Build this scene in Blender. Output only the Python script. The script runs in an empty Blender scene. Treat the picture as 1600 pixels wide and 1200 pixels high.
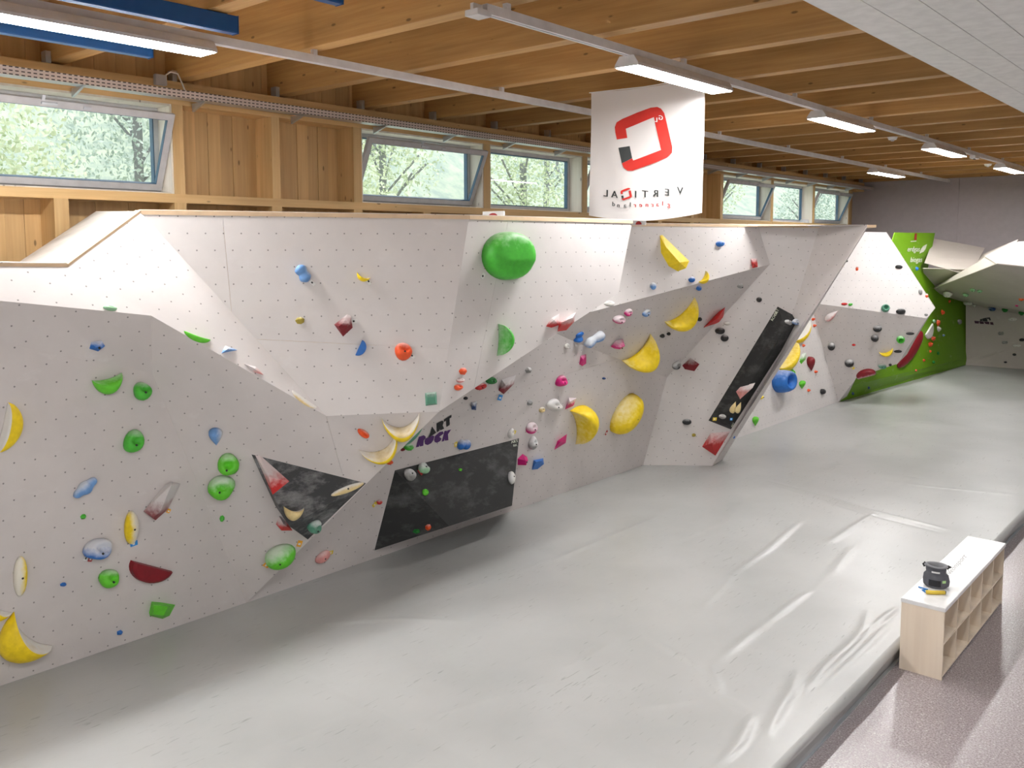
import bpy, bmesh, math, random
from mathutils import Vector, Matrix
random.seed(7)
S = bpy.context.scene
COL = S.collection
V = Vector

# ------------------------------------------------------------ camera, world, exposure
F, CX, CY = 1389.4, 800.0, 509.65
YAW, PITCH, ROLL, HC = .71189, .08954, -.00195, 4.5
fw = V((-math.sin(YAW)*math.cos(PITCH), math.cos(YAW)*math.cos(PITCH), -math.sin(PITCH)))
r0 = V((math.cos(YAW), math.sin(YAW), 0)); u0 = r0.cross(fw)
rt = r0*math.cos(ROLL)+u0*math.sin(ROLL); up = -r0*math.sin(ROLL)+u0*math.cos(ROLL)
CAM = V((0, 0, HC))
cd = bpy.data.cameras.new('camera'); cam = bpy.data.objects.new('camera', cd); COL.objects.link(cam)
cam.matrix_world = Matrix(((rt.x, up.x, -fw.x, 0), (rt.y, up.y, -fw.y, 0), (rt.z, up.z, -fw.z, HC), (0, 0, 0, 1)))
cd.sensor_width = 36; cd.lens = F/1600*36; cd.shift_y = -(600-CY)/1600; cd.clip_end = 400
S.camera = cam
W = bpy.data.worlds.new('world'); S.world = W; W.use_nodes = True
W.node_tree.nodes['Background'].inputs[0].default_value = (.96, .98, 1, 1)
W.node_tree.nodes['Background'].inputs[1].default_value = 1.05
S.view_settings.view_transform = 'Standard'; S.view_settings.look = 'None'
S.view_settings.exposure = .95; S.view_settings.gamma = 1; S.view_settings.use_curve_mapping = False
LAMP = 55.0

# ------------------------------------------------------------ measuring helpers: picture ray -> point on a real plane
def ray(px, py): return fw+rt*((px-CX)/F)-up*((py-CY)/F)
def Zp(px, py, z): d = ray(px, py); return CAM+d*((z-HC)/d.z)
def Xp(px, py, x): d = ray(px, py); return CAM+d*(x/d.x)
def Yp(px, py, y): d = ray(px, py); return CAM+d*(y/d.y)
def onp(px, py, P, n, off=0):
    d = ray(px, py); return CAM+d*((P+n*off-CAM).dot(n)/d.dot(n))
def pl(px, py, a, b, c): return onp(px, py, a, (b-a).cross(c-a))

# ------------------------------------------------------------ node materials
MATS = {}
def new_mat(name):
    m = bpy.data.materials.new(name); m.use_nodes = True
    nt = m.node_tree; b = nt.nodes['Principled BSDF']; return m, nt, b
def N(nt, t, **k):
    n = nt.nodes.new(t)
    for a, v in k.items():
        if a.startswith('i_'):
            key = a[2:]; n.inputs[int(key) if key.isdigit() else key].default_value = v
        else: setattr(n, a, v)
    return n
def ramp(nt, src, p0, c0, p1, c1):
    r = nt.nodes.new('ShaderNodeValToRGB'); e = r.color_ramp.elements
    e[0].position = p0; e[0].color = (*c0, 1); e[1].position = p1; e[1].color = (*c1, 1)
    nt.links.new(src, r.inputs[0]); return r.outputs[0]
def mixc(nt, fac, a, b, mode='MIX'):
    m = nt.nodes.new('ShaderNodeMix'); m.data_type = 'RGBA'; m.blend_type = mode
    for s, v in ((0, fac), (6, a), (7, b)):
        if hasattr(v, 'links') or isinstance(v, bpy.types.NodeSocket): nt.links.new(v, m.inputs[s])
        else: m.inputs[s].default_value = v if s == 0 else (*v, 1)
    return m.outputs[2]
def mapc(nt, kind, scale, rot=(0, 0, 0)):
    tc = nt.nodes.new('ShaderNodeTexCoord'); mp = nt.nodes.new('ShaderNodeMapping')
    mp.inputs[3].default_value = scale; mp.inputs[2].default_value = rot
    nt.links.new(tc.outputs[kind], mp.inputs[0]); return mp.outputs[0]
def noise(nt, vec, scale, detail=3, rough=.5):
    n = N(nt, 'ShaderNodeTexNoise'); n.inputs['Scale'].default_value = scale
    n.inputs['Detail'].default_value = detail; n.inputs['Roughness'].default_value = rough
    nt.links.new(vec, n.inputs['Vector']); return n.outputs[0]
def math_(nt, op, a, b=None):
    m = nt.nodes.new('ShaderNodeMath'); m.operation = op
    for i, v in ((0, a), (1, b)):
        if v is None: continue
        if isinstance(v, (int, float)): m.inputs[i].default_value = v
        else: nt.links.new(v, m.inputs[i])
    return m.outputs[0]
def bump(nt, b, h, strength, dist=.01):
    n = nt.nodes.new('ShaderNodeBump'); n.inputs['Strength'].default_value = strength
    n.inputs['Distance'].default_value = dist; nt.links.new(h, n.inputs['Height']); nt.links.new(n.outputs[0], b.inputs['Normal'])

def plain(name, col, rough=.5, metal=0, coat=0, spec=.5, var=.06):
    if name in MATS: return MATS[name]
    m, nt, b = new_mat(name)
    v = mapc(nt, 'Object', (1, 1, 1)); nz = noise(nt, v, 6, 4)
    lo = tuple(max(0, c*(1-var)) for c in col); hi = tuple(min(1, c*(1+var)) for c in col)
    nt.links.new(ramp(nt, nz, .35, lo, .65, hi), b.inputs['Base Color'])
    b.inputs['Roughness'].default_value = rough; b.inputs['Metallic'].default_value = metal
    b.inputs['Coat Weight'].default_value = coat; b.inputs['Specular IOR Level'].default_value = spec
    MATS[name] = m; return m

def wood(name, axis, base, dark, grain=1.0, knots=True, rough=.55, gscale=1.0):
    """spruce: grain streaks stretched along one axis, with darker knots"""
    if name in MATS: return MATS[name]
    m, nt, b = new_mat(name)
    tc = nt.nodes.new('ShaderNodeTexCoord'); oi = nt.nodes.new('ShaderNodeObjectInfo')
    off = nt.nodes.new('ShaderNodeVectorMath'); off.operation = 'MULTIPLY_ADD'
    cmb = nt.nodes.new('ShaderNodeCombineXYZ')
    for i in range(3): nt.links.new(oi.outputs['Random'], cmb.inputs[i])
    nt.links.new(cmb.outputs[0], off.inputs[0]); off.inputs[1].default_value = (37, 53, 71)
    nt.links.new(tc.outputs['Object'], off.inputs[2])
    def mp(sc):
        q = nt.nodes.new('ShaderNodeMapping'); q.inputs[3].default_value = sc
        nt.links.new(off.outputs[0], q.inputs[0]); return q.outputs[0]
    st = [14*gscale]*3; st[axis] = .55*gscale
    g = noise(nt, mp(st), 1.6, 5, .6)
    st2 = [3*gscale]*3; st2[axis] = .35
    g2 = noise(nt, mp(st2), 1.2, 2)
    c = ramp(nt, g, .36, dark, .66, base)
    c = mixc(nt, .45*grain, c, ramp(nt, g2, .35, tuple(x*.72 for x in base), .65, tuple(min(1, x*1.18) for x in base)))
    if knots:
        vo = N(nt, 'ShaderNodeTexVoronoi'); vo.inputs['Scale'].default_value = 1.0
        ks = [5.0, 5.0, 5.0]; ks[axis] = 1.9
        nt.links.new(mp(ks), vo.inputs['Vector'])
        k = ramp(nt, vo.outputs['Distance'], .055, (1, 1, 1), .10, (0, 0, 0))
        c = mixc(nt, math_(nt, 'MULTIPLY', k, .75), c, tuple(x*.25 for x in dark))
    tone = nt.nodes.new('ShaderNodeHueSaturation'); nt.links.new(c, tone.inputs['Color'])
    nt.links.new(math_(nt, 'ADD', math_(nt, 'MULTIPLY', oi.outputs['Random'], .22), .89), tone.inputs['Value'])
    nt.links.new(tone.outputs[0], b.inputs['Base Color']); b.inputs['Roughness'].default_value = rough
    bump(nt, b, g, .15, .004)
    MATS[name] = m; return m

def wallmat(name, col, dots=True, dirt=.5, gloss=.5, chk=.35, cpos=.60):
    """painted climbing plywood with drilled bolt holes on a staggered grid and chalk and shoe marks"""
    if name in MATS: return MATS[name]
    m, nt, b = new_mat(name)
    uv = N(nt, 'ShaderNodeUVMap'); uv.uv_map = 'UVMap'
    ob = mapc(nt, 'Object', (1, 1, 1))
    n1 = noise(nt, ob, 1.3, 5, .62); n2 = noise(nt, ob, 24, 3, .6)
    c = ramp(nt, n1, .38, tuple(x*.955 for x in col), .66, tuple(min(1, x*1.03) for x in col))
    chalk = ramp(nt, noise(nt, mapc(nt, 'Object', (1.1, 1.1, 2.2)), 2.1, 5, .7), cpos, (0, 0, 0), cpos+.2, (1, 1, 1))
    c = mixc(nt, math_(nt, 'MULTIPLY', chalk, chk), c, tuple(min(1, x*.3+.62) for x in col))
    scuff = ramp(nt, noise(nt, mapc(nt, 'Object', (9, 9, 2.2)), 2.3, 6, .75), .64, (0, 0, 0), .78, (1, 1, 1))
    geo = N(nt, 'ShaderNodeNewGeometry'); sp = N(nt, 'ShaderNodeSeparateXYZ'); nt.links.new(geo.outputs['Position'], sp.inputs[0])
    low = ramp(nt, math_(nt, 'MULTIPLY', sp.outputs[2], .25), .10, (1, 1, 1), .62, (.12, .12, .12))
    c = mixc(nt, math_(nt, 'MULTIPLY', math_(nt, 'MULTIPLY', scuff, low), dirt), c, tuple(x*.45 for x in col))
    if dots:
        s2 = N(nt, 'ShaderNodeSeparateXYZ'); nt.links.new(uv.outputs[0], s2.inputs[0])
        G = .185
        vv = math_(nt, 'DIVIDE', s2.outputs[1], G); row = math_(nt, 'FLOOR', vv)
        uu = math_(nt, 'ADD', math_(nt, 'DIVIDE', s2.outputs[0], G), math_(nt, 'MULTIPLY', math_(nt, 'MODULO', row, 2.0), .5))
        a = math_(nt, 'SUBTRACT', math_(nt, 'FRACT', uu), .5); d = math_(nt, 'SUBTRACT', math_(nt, 'FRACT', vv), .5)
        rr = math_(nt, 'ADD', math_(nt, 'MULTIPLY', a, a), math_(nt, 'MULTIPLY', d, d))
        dot = math_(nt, 'LESS_THAN', rr, (.0085/G)**2)
        c = mixc(nt, math_(nt, 'MULTIPLY', dot, .7), c, (.10, .09, .09))
    nt.links.new(c, b.inputs['Base Color'])
    b.inputs['Roughness'].default_value = gloss; b.inputs['Specular IOR Level'].default_value = .35
    bump(nt, b, n2, .12, .003)
    MATS[name] = m; return m

def holdmat(col, chalk, ax=1):
    """coloured polyurethane with chalk rubbed into the upper side"""
    key = 'hold_%s_%s_%s' % (col, chalk, ax)
    if key in MATS: return MATS[key]
    rgb = HC_[col]
    m, nt, b = new_mat(key)
    ob = mapc(nt, 'Object', (1, 1, 1)); n1 = noise(nt, ob, 14, 4, .6); n2 = noise(nt, ob, 60, 2)
    c = ramp(nt, n1, .3, tuple(x*.88 for x in rgb), .7, tuple(min(1, x*1.12) for x in rgb))
    if chalk:
        g = N(nt, 'ShaderNodeTexCoord'); sp = N(nt, 'ShaderNodeSeparateXYZ'); nt.links.new(g.outputs['Generated'], sp.inputs[0])
        t = math_(nt, 'ADD', math_(nt, 'MULTIPLY', sp.outputs[ax], .5), math_(nt, 'MULTIPLY', n1, .28))
        lo = .78-.085*chalk
        k = ramp(nt, t, max(0, lo-.20), (0, 0, 0), min(1, lo), (1, 1, 1))
        c = mixc(nt, math_(nt, 'MULTIPLY', k, min(.95, .45+.18*chalk)), c, tuple(min(1, x*.12+.68) for x in rgb))
    nt.links.new(c, b.inputs['Base Color']); b.inputs['Roughness'].default_value = .5
    bump(nt, b, n2, .2, .003)
    MATS[key] = m; return m

HC_ = dict(yellow=(.93, .66, .010), pale=(.74, .58, .28), olive=(.38, .30, .04), green=(.07, .50, .04), lime=(.13, .62, .03), dkgreen=(.012, .20, .03),
           teal=(.10, .30, .20), mint=(.35, .62, .38), blue=(.02, .16, .55), ltblue=(.16, .34, .68), dkblue=(.015, .06, .20),
           red=(.62, .02, .02), orange=(.85, .10, .02), dkred=(.22, .004, .012), pink=(.75, .32, .30), magenta=(.66, .01, .20),
           black=(.018, .018, .02), grey=(.28, .28, .27), white=(.72, .70, .66))

M_PAINT = wallmat('painted_plywood', (.70, .662, .648))
M_PAINT2 = wallmat('painted_plywood_dark_scuffed', (.64, .595, .58), dirt=.75)  # darker base tone and heavier scuffs than the other white paint
M_GREEN = wallmat('green_painted_plywood', (.15, .34, .003), dots=False, dirt=.3)
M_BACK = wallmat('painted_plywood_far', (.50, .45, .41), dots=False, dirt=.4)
M_BLACK = wallmat('black_textured_volume', (.026, .027, .027), dots=False, dirt=0, gloss=.6, chk=.10, cpos=.50)
M_BLACKC = wallmat('chalked_black_volume', (.045, .047, .05), dots=False, dirt=0, gloss=.6, chk=.34, cpos=.46)
M_PLYEDGE = plain('plywood_edge', (.74, .55, .36), .6)
M_BEAM = wood('spruce_beam', 0, (.53, .315, .115), (.37, .19, .06))
M_POST = wood('spruce_post', 2, (.68, .46, .215), (.54, .33, .13), gscale=.8)
M_RAILW = wood('spruce_rail', 1, (.68, .46, .215), (.54, .33, .13), gscale=.8)
M_BOARD = wood('spruce_board', 2, (.64, .42, .19), (.50, .30, .12), gscale=.7)
M_BIRCH = wood('birch_plywood', 2, (.86, .74, .60), (.78, .64, .50), knots=False, gscale=.6)
M_WHITEPAINT = plain('white_paint', (.80, .80, .79), .45)
M_ALU = plain('powder_coated_frame', (.50, .50, .52), .4)
M_STEEL = plain('galvanised_steel', (.55, .58, .62), .35, metal=.8)
M_RAILM = plain('white_lacquered_steel', (.70, .69, .70), .35)
M_BLUEP = plain('blue_lacquer', (.012, .09, .28), .35)
M_RUB = plain('black_rubber', (.02, .02, .022), .5)
M_REVEAL = wood('white_stained_spruce', 2, (.78, .74, .66), (.70, .64, .54), gscale=.8)

def emit(name, col, s):
    m, nt, b = new_mat(name); b.inputs['Base Color'].default_value = (*col, 1)
    b.inputs['Emission Color'].default_value = (*col, 1); b.inputs['Emission Strength'].default_value = s
    return m
M_LIGHT = emit('lit_diffuser', (1, .988, .978), LAMP)
M_LIGHT2 = emit('fill_diffuser', (1, .988, .978), LAMP*.30)  # weak emission for the added fill lamps out of view on the right
M_LIGHT3 = emit('strong_fill_diffuser', (1, .988, .978), LAMP*.85)  # strong emission for the fill lamps added above the viewpoint

# ------------------------------------------------------------ mesh helpers
def link(name, me, parent=None, loc=None):
    o = bpy.data.objects.new(name, me); COL.objects.link(o)
    if loc is not None: o.location = loc
    if parent is not None: o.parent = parent
    return o
def mesh(name, verts, faces, mats, smooth=False, mi=None):
    me = bpy.data.meshes.new(name); me.from_pydata([tuple(v) for v in verts], [], faces)
    for m in (mats if isinstance(mats, (list, tuple)) else [mats]): me.materials.append(m)
    if smooth: me.polygons.foreach_set('use_smooth', [True]*len(me.polygons))
    if mi: me.polygons.foreach_set('material_index', mi)
    me.update(); return me
def bxd(boxes):
    vs, fs = [], []
    for (x0, y0, z0, x1, y1, z1) in boxes:
        k = len(vs)
        vs += [(x0, y0, z0), (x1, y0, z0), (x1, y1, z0), (x0, y1, z0), (x0, y0, z1), (x1, y0, z1), (x1, y1, z1), (x0, y1, z1)]
        fs += [tuple(k+i for i in f) for f in ((0, 3, 2, 1), (4, 5, 6, 7), (0, 1, 5, 4), (1, 2, 6, 5), (2, 3, 7, 6), (3, 0, 4, 7))]
    return vs, fs
def box(name, b, mat, parent=None, bev=0):
    """axis aligned box, origin at its base centre"""
    x0, y0, z0, x1, y1, z1 = b; c = V(((x0+x1)/2, (y0+y1)/2, z0))
    vs, fs = bxd([(x0-c.x, y0-c.y, 0, x1-c.x, y1-c.y, z1-z0)])
    me = mesh(name, vs, fs, mat)
    if bev:
        bm = bmesh.new(); bm.from_mesh(me); bmesh.ops.bevel(bm, geom=bm.edges[:], offset=bev, segments=2, affect='EDGES'); bm.to_mesh(me); bm.free()
    o = link(name, me); o.location = c
    if parent is not None: o.parent = parent; o.location = c-parent.location
    return o
def empty(name, loc, label=None, cat=None, group=None):
    o = link(name, None, loc=loc)
    return tag(o, label, cat, group)
def tag(o, label=None, cat=None, group=None, kind=None):
    if label: o['label'] = label
    if cat: o['category'] = cat
    if group: o['group'] = group
    if kind: o['kind'] = kind
    return o
def tube(pts, r, seg=8):
    vs, fs = [], []
    for i, p in enumerate(pts):
        p = V(p); a = V(pts[max(0, i-1)]); b = V(pts[min(len(pts)-1, i+1)]); t = (b-a).normalized()
        s = t.cross(V((0, 0, 1)) if abs(t.z) < .9 else V((1, 0, 0))).normalized(); q = s.cross(t)
        for k in range(seg):
            an = 2*math.pi*k/seg; vs.append(p+s*(math.cos(an)*r)+q*(math.sin(an)*r))
    for i in range(len(pts)-1):
        for k in range(seg):
            fs.append((i*seg+k, i*seg+(k+1) % seg, (i+1)*seg+(k+1) % seg, (i+1)*seg+k))
    fs.append(tuple(range(seg))[::-1]); fs.append(tuple((len(pts)-1)*seg+k for k in range(seg)))
    return vs, fs
def prism(o_name, pts, n, thick, mat, parent=None, uvrot=0):
    """flat polygon given in world points, extruded backwards along -n; uv in metres"""
    c = sum(pts, V())/len(pts)
    k = len(pts)
    nn = V()
    for i in range(k): nn += (pts[i]-c).cross(pts[(i+1) % k]-c)
    if nn.dot(n) < 0: pts = pts[::-1]
    vs = [p-c for p in pts]+[p-c-n*thick for p in pts]
    fs = [tuple(range(k)), tuple(range(2*k-1, k-1, -1))]+[((i+1) % k, i, i+k, (i+1) % k+k) for i in range(k)]
    me = mesh(o_name, vs, fs, mat)
    u = V((0, 0, 1)).cross(n); u = u.normalized() if u.length > .05 else V((0, 1, 0)); v = n.cross(u)
    if uvrot: u, v = u*math.cos(uvrot)+v*math.sin(uvrot), -u*math.sin(uvrot)+v*math.cos(uvrot)
    ul = me.uv_layers.new(name='UVMap')
    for lp in me.loops:
        q = me.vertices[lp.vertex_index].co+c; ul.data[lp.index].uv = (q.dot(u)+50, q.dot(v)+50)
    o = link(o_name, me, parent); o.location = c-(parent.location if parent else V())
    return o
FACE = {}
def clip(poly, P, d, keep):
    """clip polygon by plane through P with normal d"""
    out = []
    for i in range(len(poly)):
        a, b = poly[i], poly[(i+1) % len(poly)]
        da, db = (a-P).dot(d)*keep, (b-P).dot(d)*keep
        if da >= 0: out.append(a)
        if da*db < 0: out.append(a+(b-a)*(da/(da-db)))
    return out
def facet(key, parent, pts, mat, seams=(), thick=.02, uvrot=0, name='panel'):
    """one facet of a climbing wall, sawn along its sheet joints into separate panels"""
    c = sum(pts, V())/len(pts); n = V()
    for i in range(len(pts)): n += (pts[i]-c).cross(pts[(i+1) % len(pts)]-c)
    n.normalize()
    if n.dot(CAM-c) < 0: n = -n
    FACE[key] = (c, n)
    flat = [p-n*((p-c).dot(n)) if seams else p for p in pts]
    pieces = [flat]
    for (x0, y0, x1, y1) in seams:
        a, b = onp(x0, y0, c, n), onp(x1, y1, c, n); d = (b-a).cross(n).normalized(); nxt = []
        for pc in pieces:
            for s in (1, -1):
                q = clip(pc, a+d*(.0012*s), d, s)
                if len(q) > 2: nxt.append(q)
        pieces = nxt
    for pc in pieces: prism(name, pc, n, thick, mat, parent, uvrot)
    return c, n

# ------------------------------------------------------------ floor, walls, ceiling
def floor_mat():
    m, nt, b = new_mat('speckled_floor')
    v = mapc(nt, 'Object', (1, 1, 1))
    n1 = noise(nt, v, 60, 3, .7); n2 = noise(nt, v, 1.4, 3)
    vo = N(nt, 'ShaderNodeTexVoronoi'); vo.inputs['Scale'].default_value = 75; nt.links.new(v, vo.inputs['Vector'])
    c = ramp(nt, n1, .38, (.26, .215, .225), .62, (.48, .43, .44))
    wht = ramp(nt, vo.outputs['Color'], .80, (0, 0, 0), .90, (1, 1, 1))
    c = mixc(nt, math_(nt, 'MULTIPLY', wht, .7), c, (.62, .58, .58))
    nt.links.new(c, b.inputs['Base Color'])
    b.inputs['Roughness'].default_value = .25
    bump(nt, b, n1, .25, .003); return m
fl = box('floor', (-12.9, -5, -.2, 6, 36, 0), floor_mat()); tag(fl, 'mauve grey speckled hall floor', kind='structure')
YE = 35.3
M_MAUVE = plain('mauve_grey_plaster', (.46, .42, .44), .7, var=.03)
wb = empty('wall_back', (-4, YE, 0)); tag(wb, 'mauve grey end wall above the far boulder', kind='structure')
for x0, x1 in ((-13.0, -9.0), (-8.996, -5.9), (-5.896, -2.8), (-2.796, .3), (.304, 6)):
    box('wall_panel', (x0, YE, 0, x1, YE+.2, 7.8), M_MAUVE, wb)
wr = box('wall_right', (6, -5, 0, 6.2, 36, 7.8), M_WHITEPAINT); tag(wr, kind='structure')
wf = box('wall_front', (-12.9, -5.2, 0, 6.2, -5, 7.8), M_WHITEPAINT); tag(wf, kind='structure')

ce = empty('ceiling', (-4, 15, 7.7)); tag(ce, 'timber ceiling of exposed beams', kind='structure')
box('deck', (-12.9, -5, 7.7, 6, 36, 7.8), M_BOARD, ce)
ZB = 6.94
bme = None
for k in range(-6, 17):
    y1 = 7.08+1.761*k
    if bme is None:
        o = box('beam', (-12.74, y1-.23, ZB, -3.42, y1, 7.7), M_BEAM, ce, .006); bme = o.data; bl = o.location.copy(); by = y1
    else:
        o = link('beam', bme, ce); o.location = bl+V((0, y1-by, 0))
for k in range(-2, 17):
    if k % 1 == 0:
        y1 = 7.08+1.761*k
        box('beam_shoe', (-12.5, y1-.30, ZB-.03, -12.36, y1-.232, ZB+.12), M_STEEL, ce)
# white boarded ceiling on the right
wc = empty('ceiling', (-1, 15, 6.72)); tag(wc, 'white painted board ceiling', kind='structure')
x = -3.42; pm = {}
while x < 5.9:
    for y0, y1 in ((-5, 14.42), (14.43, YE)):
        key = (y0,)
        if key not in pm:
            o = box('board', (x, y0, 6.72, x+.392, y1, 6.76), M_WHITEPAINT, wc); pm[key] = (o.data, o.location.copy(), x)
        else:
            me, l, xx = pm[key]; o = link('board', me, wc); o.location = l+V((x-xx, 0, 0))
    x += .4
box('fascia', (-3.44, -5, 6.76, -3.42, YE, 7.7), M_WHITEPAINT, wc)

# window wall (timber frame)
XW = -12.4; XR = -12.85
ww = empty('wall_left', (XW, 15, 0)); tag(ww, 'timber framed wall with strip windows', kind='structure')
box('plate', (-12.95, -5, 6.58, XW, YE, ZB-.03), M_RAILW, ww)
box('sill_rail', (-12.95, -5, 5.15, XW, YE, 5.28), M_RAILW, ww)
POSTS = [(3.42, 3.6), (6.77, 6.94), (8.46, 8.61), (10.13, 10.31), (13.50, 13.69), (16.89, 17.07), (20.25, 20.42), (21.95, 22.1), (23.62, 23.78), (27.0, 27.17), (30.35, 30.51), (33.72, 33.9)]
for y0, y1 in POSTS:
    box('post', (XR, y0, 5.28, XW+.004, y1, 6.58), M_POST, ww)
for y in (1.7, 3.5, 5.15, 6.86, 8.54, 10.22, 11.9, 13.6, 15.3, 16.98, 18.6, 20.33, 22.0, 23.7, 25.4, 27.1, 28.8, 30.4, 32.1, 33.8):
    box('post', (XR, y-.1, 0, XW+.002, y+.09, 5.15), M_POST, ww)
# boarded bays
bays = [(6.94, 8.46), (8.61, 10.13), (20.42, 21.95), (22.1, 23.62), (33.9, YE)]
for y0, y1 in bays:
    k = max(2, round((y1-y0)/.21)); w = (y1-y0)/k
    for i in range(k):
        box('board', (XR-.02, y0+i*w+.002, 5.28, XR+.012*(i % 2)+.006, y0+(i+1)*w-.002, 6.58), M_BOARD, ww)
i = 0; y = -5.0
while y < YE-.01:
    y2 = min(y+.24, YE)
    box('board', (XR-.02, y+.002, 0, XR+.008*(i % 2), y2-.002, 5.15), M_BOARD, ww); y = y2; i += 1
y = -5.0
while y < YE-.01:
    y2 = min(y+.3, YE)
    box('blocking_board', (-12.78, y+.002, ZB-.03, -12.70, y2-.002, 7.7), M_BOARD, ww); y = y2
    
M_GLASS, gnt, gb = new_mat('window_glass')
gnt.nodes.remove(gb); tr = N(gnt, 'ShaderNodeBsdfTransparent'); gl = N(gnt, 'ShaderNodeBsdfGlossy'); gl.inputs['Roughness'].default_value = .02
tr.inputs[0].default_value = (.93, .98, .98, 1); fr = N(gnt, 'ShaderNodeLayerWeight'); fr.inputs[0].default_value = .5; mx = N(gnt, 'ShaderNodeMixShader')
gnt.links.new(math_(gnt, 'ADD', math_(gnt, 'MULTIPLY', math_(gnt, 'POWER', fr.outputs['Facing'], 5.0), .8), .04), mx.inputs[0]); gnt.links.new(tr.outputs[0], mx.inputs[1]); gnt.links.new(gl.outputs[0], mx.inputs[2])
gnt.links.new(mx.outputs[0], gnt.nodes['Material Output'].inputs[0])
M_SEAL = plain('blue_grey_seal', (.05, .12, .20), .4)
WINS = [(.2, 3.42, 0), (3.6, 6.77, 1), (10.31, 13.50, 1), (13.69, 16.89, 0), (17.07, 20.25, 1), (23.78, 27.0, 1), (27.17, 30.35, 0), (30.51, 33.72, 1)]
def ring_frame(name, y0, y1, z0, z1, w, x0, x1, mat, parent):
    vs, fs = bxd([(x0, y0, z0, x1, y1, z0+w), (x0, y0, z1-w, x1, y1, z1), (x0, y0, z0+w, x1, y0+w, z1-w), (x0, y1-w, z0+w, x1, y1, z1-w)])
    o = link(name, mesh(name, vs, fs, mat), parent); return o
for wi, (y0, y1, tilt) in enumerate(WINS):
    w = empty('window_%d' % (wi+1), ((XR, (y0+y1)/2, 5.28))); w['kind'] = 'structure'
    hy = (y1-y0)/2
    # white reveals with depth
    for q, b in enumerate(((-.05, hy-.03, 0, .44, hy, 1.3), (-.05, -hy, 0, .44, -hy+.03, 1.3), (-.05, -hy+.03, 1.27, .44, hy-.03, 1.3), (-.05, -hy+.03, 0, .40, hy-.03, .02))):
        vs, fs = bxd([b]); link('reveal', mesh('reveal', vs, fs, M_REVEAL), w)
    ring_frame('window_frame', -hy+.03, hy-.03, .02, 1.27, .085, .0, .09, M_ALU, w)
    ring_frame('seal', -hy+.105, hy-.105, .095, 1.195, .02, .01, .095, M_SEAL, w)
    if not tilt:
        vs, fs = [(.045, -hy+.12, .11), (.045, hy-.12, .11), (.045, hy-.12, 1.18), (.045, -hy+.12, 1.18)], [(0, 1, 2, 3)]; link('pane', mesh('pane', vs, fs, M_GLASS), w)
    else:
        sash = link('sash', None, w); sash.location = (.12, 0, .07); sash.rotation_euler = (0, math.radians(24), 0)
        H = 1.17; hw = hy-.045
        # parts of the hinged sash, still one level below the window
        fr_ = ring_frame('sash_frame', -hw, hw, 0, H, .095, -.035, .035, M_ALU, w)
        fr_.matrix_local = sash.matrix_basis.copy(); 
        sl = ring_frame('sash_seal', -hw+.09, hw-.09, .09, H-.09, .012, -.028, .03, M_SEAL, w); sl.parent = fr_
        vs, fs = [(0, -hw+.095, .095), (0, hw-.095, .095), (0, hw-.095, H-.095), (0, -hw+.095, H-.095)], [(0, 1, 2, 3)]
        p = link('pane', mesh('pane', vs, fs, M_GLASS), fr_)
        vs, fs = bxd([(.035, -.30, H-.06, .06, -.10, H-.03), (.035, .24, H-.07, .055, .34, H-.03), (.02, -.3, H-.01, .05, -.26, H+.06)])
        hd = link('handle', mesh('handle', vs, fs, M_STEEL), fr_)
        vs, fs = tube([(.05, -.05, 1.26), (.35, .35, 1.21), (.56, .36, 1.14)], .008, 6)
        link('stay_arm', mesh('stay_arm', vs, fs, M_STEEL), w)
        bpy.data.objects.remove(sash)

# ------------------------------------------------------------ outside: slope, trees, house
def foliage(name, c0, c1, sc):
    m, nt, b = new_mat(name); v = mapc(nt, 'Object', (1, 1, 1)); n1 = noise(nt, v, sc, 6, .7)
    nt.links.new(ramp(nt, n1, .38, c0, .62, c1), b.inputs['Base Color']); b.inputs['Roughness'].default_value = .8
    return m
M_HILL = foliage('wooded_slope', (.40, .48, .42), (.62, .68, .52), .8)
M_TREE1 = foliage('spring_leaves', (.54, .63, .42), (.78, .83, .62), 3.0)
M_TREE2 = foliage('dark_needles', (.42, .52, .46), (.62, .70, .62), 3.0)
M_BARK = plain('bark', (.24, .25, .25), .8)
vs, fs = [], []
nx, ny = 26, 40
for i in range(nx):
    for j in range(ny):
        x = -15-i*5; y = -20+j*6
        vs.append((x, y, .3+max(0, (-x-26))*.62+random.uniform(-.8, .8)*(i > 2)))
for i in range(nx-1):
    for j in range(ny-1): fs.append((i*ny+j, (i+1)*ny+j, (i+1)*ny+j+1, i*ny+j+1))
hill = link('hillside', mesh('hillside', vs, fs, M_HILL, True)); tag(hill, 'wooded green slope seen through the strip windows', kind='structure')
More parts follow.
